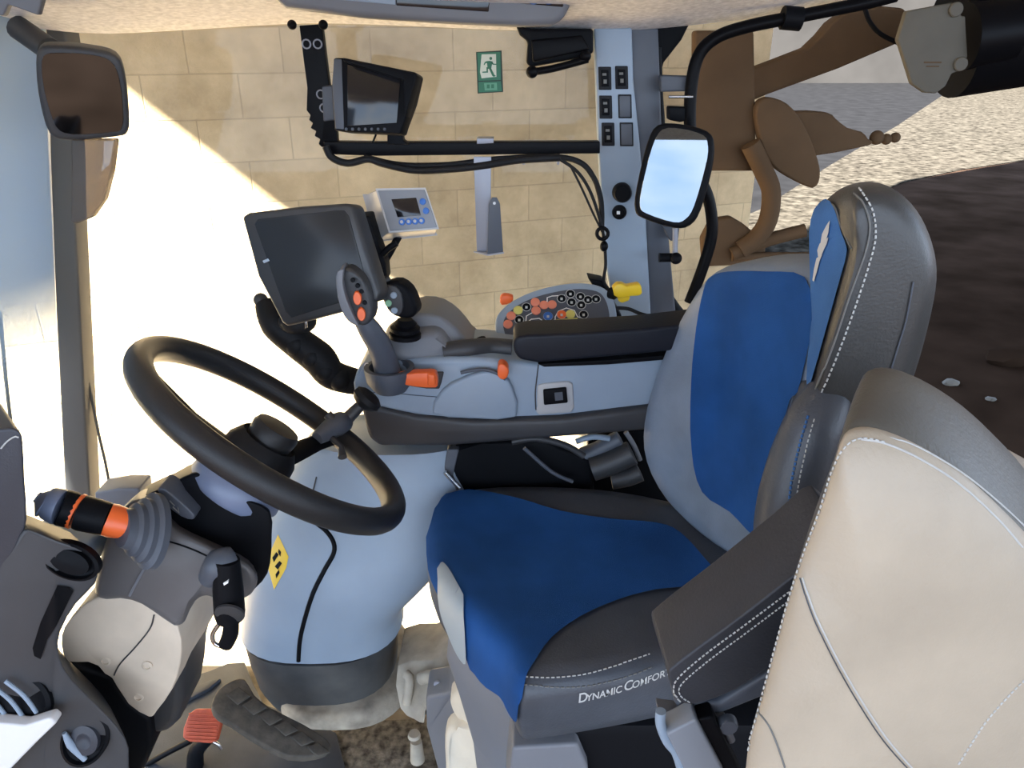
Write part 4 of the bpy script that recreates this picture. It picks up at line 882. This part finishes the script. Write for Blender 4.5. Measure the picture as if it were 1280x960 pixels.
# spinner clamp and knob
t2 = obj('spinner_clamp', tube(NB(), [wp(-66, WR-.06, -.012), wp(-66, WR-.02, .018), wp(-66, WR+.004, .024)], [.012, .022, .018], 14, 4), 'plastic_side', t, 50)
obj('spinner_shaft', tube(NB(), [wp(-66, WR-.002, .02), wp(-64, WR+.004, .072)], [.013, .010], 14), 'plastic_dark', t2)
bm = NB(); lathe(bm, wp(-64, WR+.004, .066), (wnv*.9+right*.15).normalized(), [(.010, 0), (.022, .006), (.028, .014), (.027, .024), (.018, .030)], 24); obj('spinner_knob', bm, 'rubber', t2)
obj('clamp_screw', tube(NB(), [wp(-64, WR-.04, .0), wp(-52, WR-.045, .0), wp(-46, WR-.05, -.01)], [.006, .005, .008], 12), 'plastic_dark', t2)
obj('clamp_screw', tube(NB(), [wp(-62, WR-.03, .02), wp(-72, WR-.035, .026)], [.006, .009], 12), 'plastic_dark', t2)

# ================================================================== STEERING COLUMN
t = thing('steering_column', 'black and grey steering column with a bellows-mounted lever socket', 'steering column', U(170, 880, 1.05))
bm = NB(); lathe(bm, wc-wnv*.118, wnv, [(.066, 0), (.074, .010), (.070, .035), (.056, .052), (.045, .058)], 40); obj('shroud_collar', bm, 'blue_grey', t, 50)
sk = p3('shroud', smooth_loop([(244, 590, .98), (264, 600, .97), (310, 625, .96), (338, 640, .96), (340, 670, .96), (338, 705, .96), (328, 728, .96), (300, 745, .96), (262, 720, .95), (222, 690, .95), (190, 660, .96), (164, 634, .98), (180, 620, .98), (212, 606, .98)], 2), (-.052, .13, -.055), 'black', t, .03, 5)
lc = p3('lower_cowl', smooth_loop([(148, 640, .93), (178, 622, .94), (196, 640, .93), (222, 664, .92), (262, 682, .92), (300, 700, .92), (318, 715, .92), (322, 735, .92), (302, 752, .92), (275, 752, .92), (252, 745, .91), (236, 766, .90), (226, 786, .90), (205, 776, .90), (176, 756, .90), (150, 750, .91), (118, 749, .92), (121, 715, .92), (130, 680, .92)], 2), (-.052, .13, -.06), 'plastic_col', t, .014, 4)
seam('seam', lc, [(188, 672), (210, 676), (240, 686), (270, 700)], 'black', lc, .0012, 4, 0)
seam('seam', lc, [(206, 668), (196, 690), (180, 712), (162, 745)], 'plastic_mid', lc, .0022, 4, 0)
p3('switch_recess', smooth_loop([(196, 612, .945), (206, 612, .945), (226, 628, .945), (243, 644, .945), (240, 650, .945), (226, 646, .945), (206, 630, .945)], 2), (0, .04, 0), 'plastic_side', t, .004)
bm = NB()
tube(bm, [U(u, v, .943) for u, v in ((212, 626), (218, 632), (216, 634), (224, 641), (222, 634))], .0010, 6); obj('marking', bm, 'thread_dk', t)
# lever bellows
ld = (U(60, 628, .90)-U(190, 660, .92)).normalized()
bc0 = U(194, 664, .905)
bm = NB(); lathe(bm, bc0, (ld*.62+Vector((0, -.62, .35))).normalized(), [(.054, 0), (.054, .010), (.045, .014), (.045, .022), (.037, .026), (.037, .034), (.029, .038), (.026, .05)], 28, 1.0, .66, Vector((.45, 0, -.9))); obj('bellows', bm, 'plastic_side', t, 40)
t2 = thing('shuttle_lever', 'orange and black lever with a grey tip on the steering column', 'lever', U(150, 668, .90))
def lev(a, b, ra, rb, m, n_, cap=.0):
    bm = NB(); p, q = U(*a), U(*b); d = (q-p)
    tube(bm, [p, p+d*.15, p+d*.85, q], [ra*.96, ra, rb, rb*.96], 20); return obj(n_, bm, m, t2, 40)
lev((182, 662, .89), (134, 649, .88), .018, .023, 'orange', 'lever_base')
lev((134, 649, .88), (98, 640, .875), .023, .024, 'black', 'lever_grip')
lev((98, 640, .875), (93, 638, .875), .0247, .0247, 'orange', 'orange_ring')
lev((93, 638, .875), (76, 634, .87), .0243, .0243, 'black', 'lever_grip')
lev((76, 634, .87), (60, 629, .87), .0243, .022, 'blue_grey', 'lever_tip')
lev((60, 629, .87), (46, 621, .87), .022, .008, 'blue_grey', 'lever_tip')
p3('lever_underside', [(62, 642, .865), (90, 656, .865), (140, 668, .865), (140, 660, .865), (90, 648, .865)], (0, .02, 0), 'orange', t2, .003)
# right hand stalk
t = thing('column_stalk', 'dark cylindrical stalk pointing down from the steering column', 'stalk', U(286, 800, .90))
obj('boot', ptube([(262, 722, .90), (276, 706, .89), (292, 698, .90)], [.016, .024, .018], 16, 4), 'plastic_side', t)
bm = NB(); tube(bm, [U(284, 700, .885), U(285, 735, .88), U(287, 766, .875), U(288, 772, .875)], [.017, .021, .0215, .020], 22); sb = obj('grip', bm, 'black', t, 40)
bm = NB(); button(bm, U(287.5, 766, .86)+Vector((0, 0, 0)), (back*.75-up*.65).normalized(), .0205, .004, 24); obj('end_cap', bm, 'plastic_dark', t)
p3('mark', [(279, 729, .862), (285, 726, .862), (285, 729, .862), (280, 732, .862)], (0, .004, 0), 'white', t, 0)
obj('lower_rod', ptube([(289, 772, .91), (288, 792, .91), (282, 806, .91)], [.011, .012, .011], 14, 4), 'black', t)
obj('pivot_ring', ptube([(274, 780, .915), (266, 792, .915), (268, 804, .915), (280, 809, .915)], .0035, 10), 'steel', t)

# round lower cover with screws
t = thing('column_boot', 'rounded grey cover painted sunlit beige with screws below the steering column', 'cover', U(160, 895, .95))
cv = p3('cover', smooth_loop([(76, 806, .90), (80, 785, .90), (98, 762, .91), (120, 748, .92), (160, 744, .93), (195, 752, .93), (215, 770, .92), (226, 800, .91), (225, 830, .91), (215, 862, .91), (195, 890, .92), (186, 897, .92), (160, 880, .92), (146, 858, .91), (132, 840, .91), (110, 828, .90), (84, 828, .90)], 2), (.01, .16, .01), 'beige', t, .022, 5)
seam('split_line', cv, [(193, 768), (188, 785), (170, 808), (150, 830), (142, 846)], 'plastic_dark', cv, .0012, 4, 0)
tcv = bvh(cv)
for u, v in ((132, 826), (184, 832), (173, 871)):
    h_, n_ = cast(tcv, u, v); bm = NB(); lathe(bm, h_-n_*.0005, n_, [(.0085, 0), (.0085, .002), (.0055, .003), (.005, .001)], 20); obj('screw', bm, 'beige', t)
p3('neck', smooth_loop([(118, 752, .95), (120, 720, .95), (190, 745, .95), (235, 780, .95), (238, 810, .95), (228, 850, .95), (222, 905, .96), (190, 920, .97), (150, 890, .97), (120, 840, .97)], 2), (0, .12, 0), 'plastic_dark', t, .02, 4)

# far side bits seen past the column
p3_ = p3('footwell_plate', [(118, 616, 1.40), (148, 611, 1.40), (174, 611, 1.40), (176, 625, 1.40), (160, 634, 1.40), (120, 640, 1.40)], (0, .06, 0), 'plastic_mid', None, .004); tag(p3_, 'dusty grey box at the foot of the front pillar behind the orange lever', 'box')

# ================================================================== DASHBOARD (lower left)
t = thing('instrument_panel', 'grey curved dashboard panel with round vents at the lower left', 'dashboard', U(60, 1000, .85))
p3('hood', smooth_loop([(-60, 545, .80), (0, 536, .80), (18, 536, .80), (28, 546, .80), (31, 600, .80), (34, 650, .80), (26, 672, .80), (4, 712, .80), (-60, 760, .80)], 2), (-.13, .16, -.04), 'slate_dark', t, .02, 5)
hd = [o for o in t.children if o.name.startswith('hood')][0]
seam('stitching', hd, [(2, 560), (10, 551), (20, 545), (26, 548)], 'thread', hd, .0010, 4, 0)
dp = p3('panel', smooth_loop([(-80, 730, .80), (0, 700, .80), (24, 668, .80), (36, 662, .80), (72, 676, .81), (104, 688, .82), (121, 708, .83), (120, 730, .83), (96, 755, .82), (76, 790, .81), (74, 820, .81), (90, 850, .81), (130, 890, .82), (158, 925, .82), (162, 960, .82), (160, 1080, .82), (-80, 1080, .80)], 2), (-.08, .10, -.04), 'plastic_side2', t, .014, 4)
p3('upper_shelf', [(40, 668, .92), (42, 658, .95), (86, 655, 1.0), (118, 672, 1.0), (124, 700, .98), (100, 690, .92)], (0, .08, -.01), 'plastic', t, .006)
dt = bvh(dp)
def vent(u, v, r, sx, sy, name, nn=(0.1, -1, .25)):
    h_, n_ = cast(dt, u, v); n_ = Vector(nn).normalized()
    bm = NB(); lathe(bm, h_-n_*.006, n_, [(r, 0), (r, .012), (r*.88, .014), (r*.84, .008), (r*.8, .007)], 32, sx, sy, Vector((1, 0, -.5)))
    return h_, n_, obj(name, bm, 'black', t, 40)
h_, n_, vo = vent(90, 700, .037, 1.0, .66, 'side_vent')
bm = NB(); lathe(bm, h_-n_*.002, n_, [(.027, 0), (.025, .010), (.004, .013)], 24, 1.0, .62, Vector((1, 0, -.5))); obj('vent_disc', bm, 'black', vo)
h_, n_, vo = vent(18, 872, .052, 1.0, .85, 'round_vent')
for k in (-1, 0, 1):
    c = h_+n_*.010+Vector((k*.021, 0, k*.008)); bm = NB(); tube(bm, [c+Vector((-.018, 0, .030)), c+Vector((0, 0, .004)), c+Vector((.010, 0, -.028))], .0030, 8, 4); obj('vent_fin', bm, 'plastic', vo)
h_, n_, vo = vent(108, 922, .040, .8, 1.15, 'lower_vent')
bm = NB(); lathe(bm, h_, n_, [(.024, 0), (.022, .008), (.012, .010), (.003, .004)], 24, .86, 1.1); obj('vent_disc', bm, 'slate_dark', vo)
bm = NB(); c = h_+n_*.012+Vector((-.018, 0, -.004)); tube(bm, [c+Vector((-.004, 0, .024)), c, c+Vector((.014, 0, -.03))], [.003, .006, .004], 10, 4); obj('vent_tab', bm, 'plastic', vo)
sheet('slot', dp, [(73, 730), (88, 733), (93, 737), (72, 780), (60, 798), (52, 822), (44, 818), (42, 808), (52, 776)], 'black', t, .003, 5, 0)
p3('lower_white_cover', smooth_loop([(-60, 905, .775), (0, 905, .775), (30, 908, .775), (62, 898, .775), (70, 905, .775), (44, 930, .775), (10, 965, .775), (-60, 1040, .775)], 1), (0, .02, 0), 'white_pl', t, .004)
p3('side_skirt', [(74, 824, .93), (140, 846, .95), (160, 880, .95), (188, 900, .95), (190, 935, .95), (165, 990, .95), (90, 900, .93)], (0, .06, 0), 'black', t, .008)

# ================================================================== FLOOR, PEDALS
t = thing('floor_mat', 'blue-grey rubber floor mat beneath the pedals', 'mat', UZ(260, 900, 0))
mo2 = [(215, 870), (230, 850), (262, 838), (306, 827), (330, 880), (420, 915), (400, 1010), (120, 1010), (150, 960)]
bm = prism(NB(), [UZ(u, v, .02) for u, v in smooth_loop(mo2, 2)], Vector((0, 0, -.018)), .004); fm = obj('mat', bm, 'mat', t)
sl_b = prism(NB(), [UZ(u, v, .028) for u, v in ((222, 868), (262, 850), (276, 848), (262, 860), (224, 880))], Vector((0, 0, -.014)), .002); obj('raised_rib', sl_b, 'mat', t)
t = thing('brake_pedal', 'small red ribbed pedal pad on a black arm at the bottom', 'pedal', UZ(250, 930, .1))
PP = P3((232, 925, 1.14), (273, 890, 1.17), (245, 886, 1.18))
sl('pedal_pad', PP, smooth_loop([(236, 892), (244, 886), (262, 886), (274, 892), (275, 905), (270, 925), (262, 929), (236, 927), (228, 922), (229, 910)], 1), .014, 'red_pedal', t, .003)
q = Plane(PP.p+PP.n*.001, PP.n)
for k in range(8):
    bm = NB(); a, b = q.hit(232+k*.6, 924-k*4.6), q.hit(271+k*.2, 926-k*4.6); tube(bm, [a, b], .0014, 6); obj('rib', bm, 'red_pedal', t)
obj('pedal_arm', ptube([(262, 922, 1.18), (246, 938, 1.18), (244, 960, 1.18), (243, 1000, 1.18)], [.012, .016, .018, .018], 14), 'black', t)
obj('pedal_link', ptube([(262, 925, 1.2), (272, 930, 1.2), (277, 936, 1.2)], .004), 'steel', t)
t = thing('floor_rod', 'thin black rod crossing the floor mat at the bottom edge', 'rod', U(200, 945, 1.20))
obj('rod', ptube([(160, 970, 1.18), (200, 946, 1.19), (238, 926, 1.2)], .0065), 'black_metal', t)
t = thing('accelerator_pedal', 'wide dusty black treaded pedal in front of the pedestal', 'pedal', UZ(360, 940, .02))
PA = P3((280, 880, 1.16), (310, 850, 1.22), (410, 925, 1.12))
ao_ = [(264, 882), (272, 862), (290, 850), (306, 848), (318, 868), (340, 885), (380, 905), (410, 925), (412, 936), (396, 944), (360, 945), (320, 925), (290, 905), (272, 895)]
sl('pedal_plate', PA, smooth_loop(ao_, 2), .02, 'dusty_rubber', t, .005)
q = Plane(PA.p+PA.n*.0015, PA.n)
for k in range(6):
    a = (283+k*20, 868+k*13); sl('tread_block', Plane(PA.p+PA.n*.004, PA.n), [(a[0], a[1]), (a[0]+15, a[1]-10+k), (a[0]+30, a[1]+2+k), (a[0]+14, a[1]+12)], .006, 'dusty_rubber', t, .0015)
bm = prism(NB(), [UZ(u, v, .012) for u, v in smooth_loop([(400, 925), (440, 905), (520, 898), (545, 905), (560, 940), (560, 1010), (380, 1010), (380, 945)], 2)], Vector((0, 0, -.011)), .003); tag(obj('carpet', bm, 'dirt'), 'gritty soiled carpet patch at the bottom between pedestal and seat', 'carpet')

t = thing('seat_step', 'dusty sun-painted cream plastic ledge with bolts between pedestal and seat base', 'ledge', UZ(530, 930, .02))
p3('ledge', smooth_loop([(497, 832, 1.28), (540, 826, 1.27), (564, 818, 1.26), (572, 850, 1.2), (566, 868, 1.18), (545, 872, 1.18), (532, 890, 1.18), (530, 905, 1.18), (518, 900, 1.2), (500, 886, 1.22)], 2), (0, .12, 0), 'dust_sun_pl', t, .012)
obj('moulded_ridge', ptube([(507, 842, 1.25), (512, 850, 1.24), (508, 880, 1.22)], .010), 'dust_sun_pl', t)
obj('moulded_ridge', ptube([(526, 848, 1.24), (540, 846, 1.23), (550, 858, 1.2)], .014), 'dust_sun_pl', t)
bm = NB(); button(bm, U(547, 855, 1.165), Vector((0, -1, .2)), .008, .004); obj('bolt', bm, 'grey_metal', t)
p3('dark_notch', [(545, 868, 1.16), (562, 863, 1.15), (566, 852, 1.15), (570, 860, 1.15), (562, 872, 1.15), (548, 872, 1.16)], (0, .02, 0), 'black', t, .001)
t = thing('seat_side_panel', 'warm grey plastic panel running down in front of the seat base', 'panel', UZ(560, 1000, .02))
p3('panel', smooth_loop([(532, 872, 1.14), (560, 868, 1.12), (572, 850, 1.10), (590, 870, 1.06), (596, 900, 1.02), (600, 1000, 1.0), (562, 1010, 1.06), (545, 955, 1.1), (533, 910, 1.13)], 1), (0, .08, 0), 'plastic_mid', t, .008)
p3('cream_lobe', smooth_loop([(562, 880, 1.08), (568, 866, 1.08), (578, 868, 1.06), (590, 895, 1.02), (598, 920, 1.0), (586, 912, 1.03), (572, 900, 1.06)], 2), (0, .04, 0), 'cream_pl', t, .008)
p3('cream_lobe', smooth_loop([(556, 925, 1.05), (562, 910, 1.05), (578, 904, 1.04), (596, 915, 1.0), (602, 960, .99), (604, 1010, .99), (562, 1010, 1.04), (557, 960, 1.05)], 2), (0, .04, 0), 'cream_pl', t, .012)
t = thing('floor_valve', 'small beige peg standing on the soiled carpet', 'peg', UZ(524, 945, .012))
obj('post', ptube([(520, 926, 1.19), (522, 950, 1.19)], [.012, .016], 14, 1), 'dust_sun_pl', t)
bm = NB(); lathe(bm, U(518, 922, 1.19), Vector((0, 0, 1)), [(.010, 0), (.014, .004), (.012, .012)], 16); obj('cap', bm, 'dust_sun_pl', t)
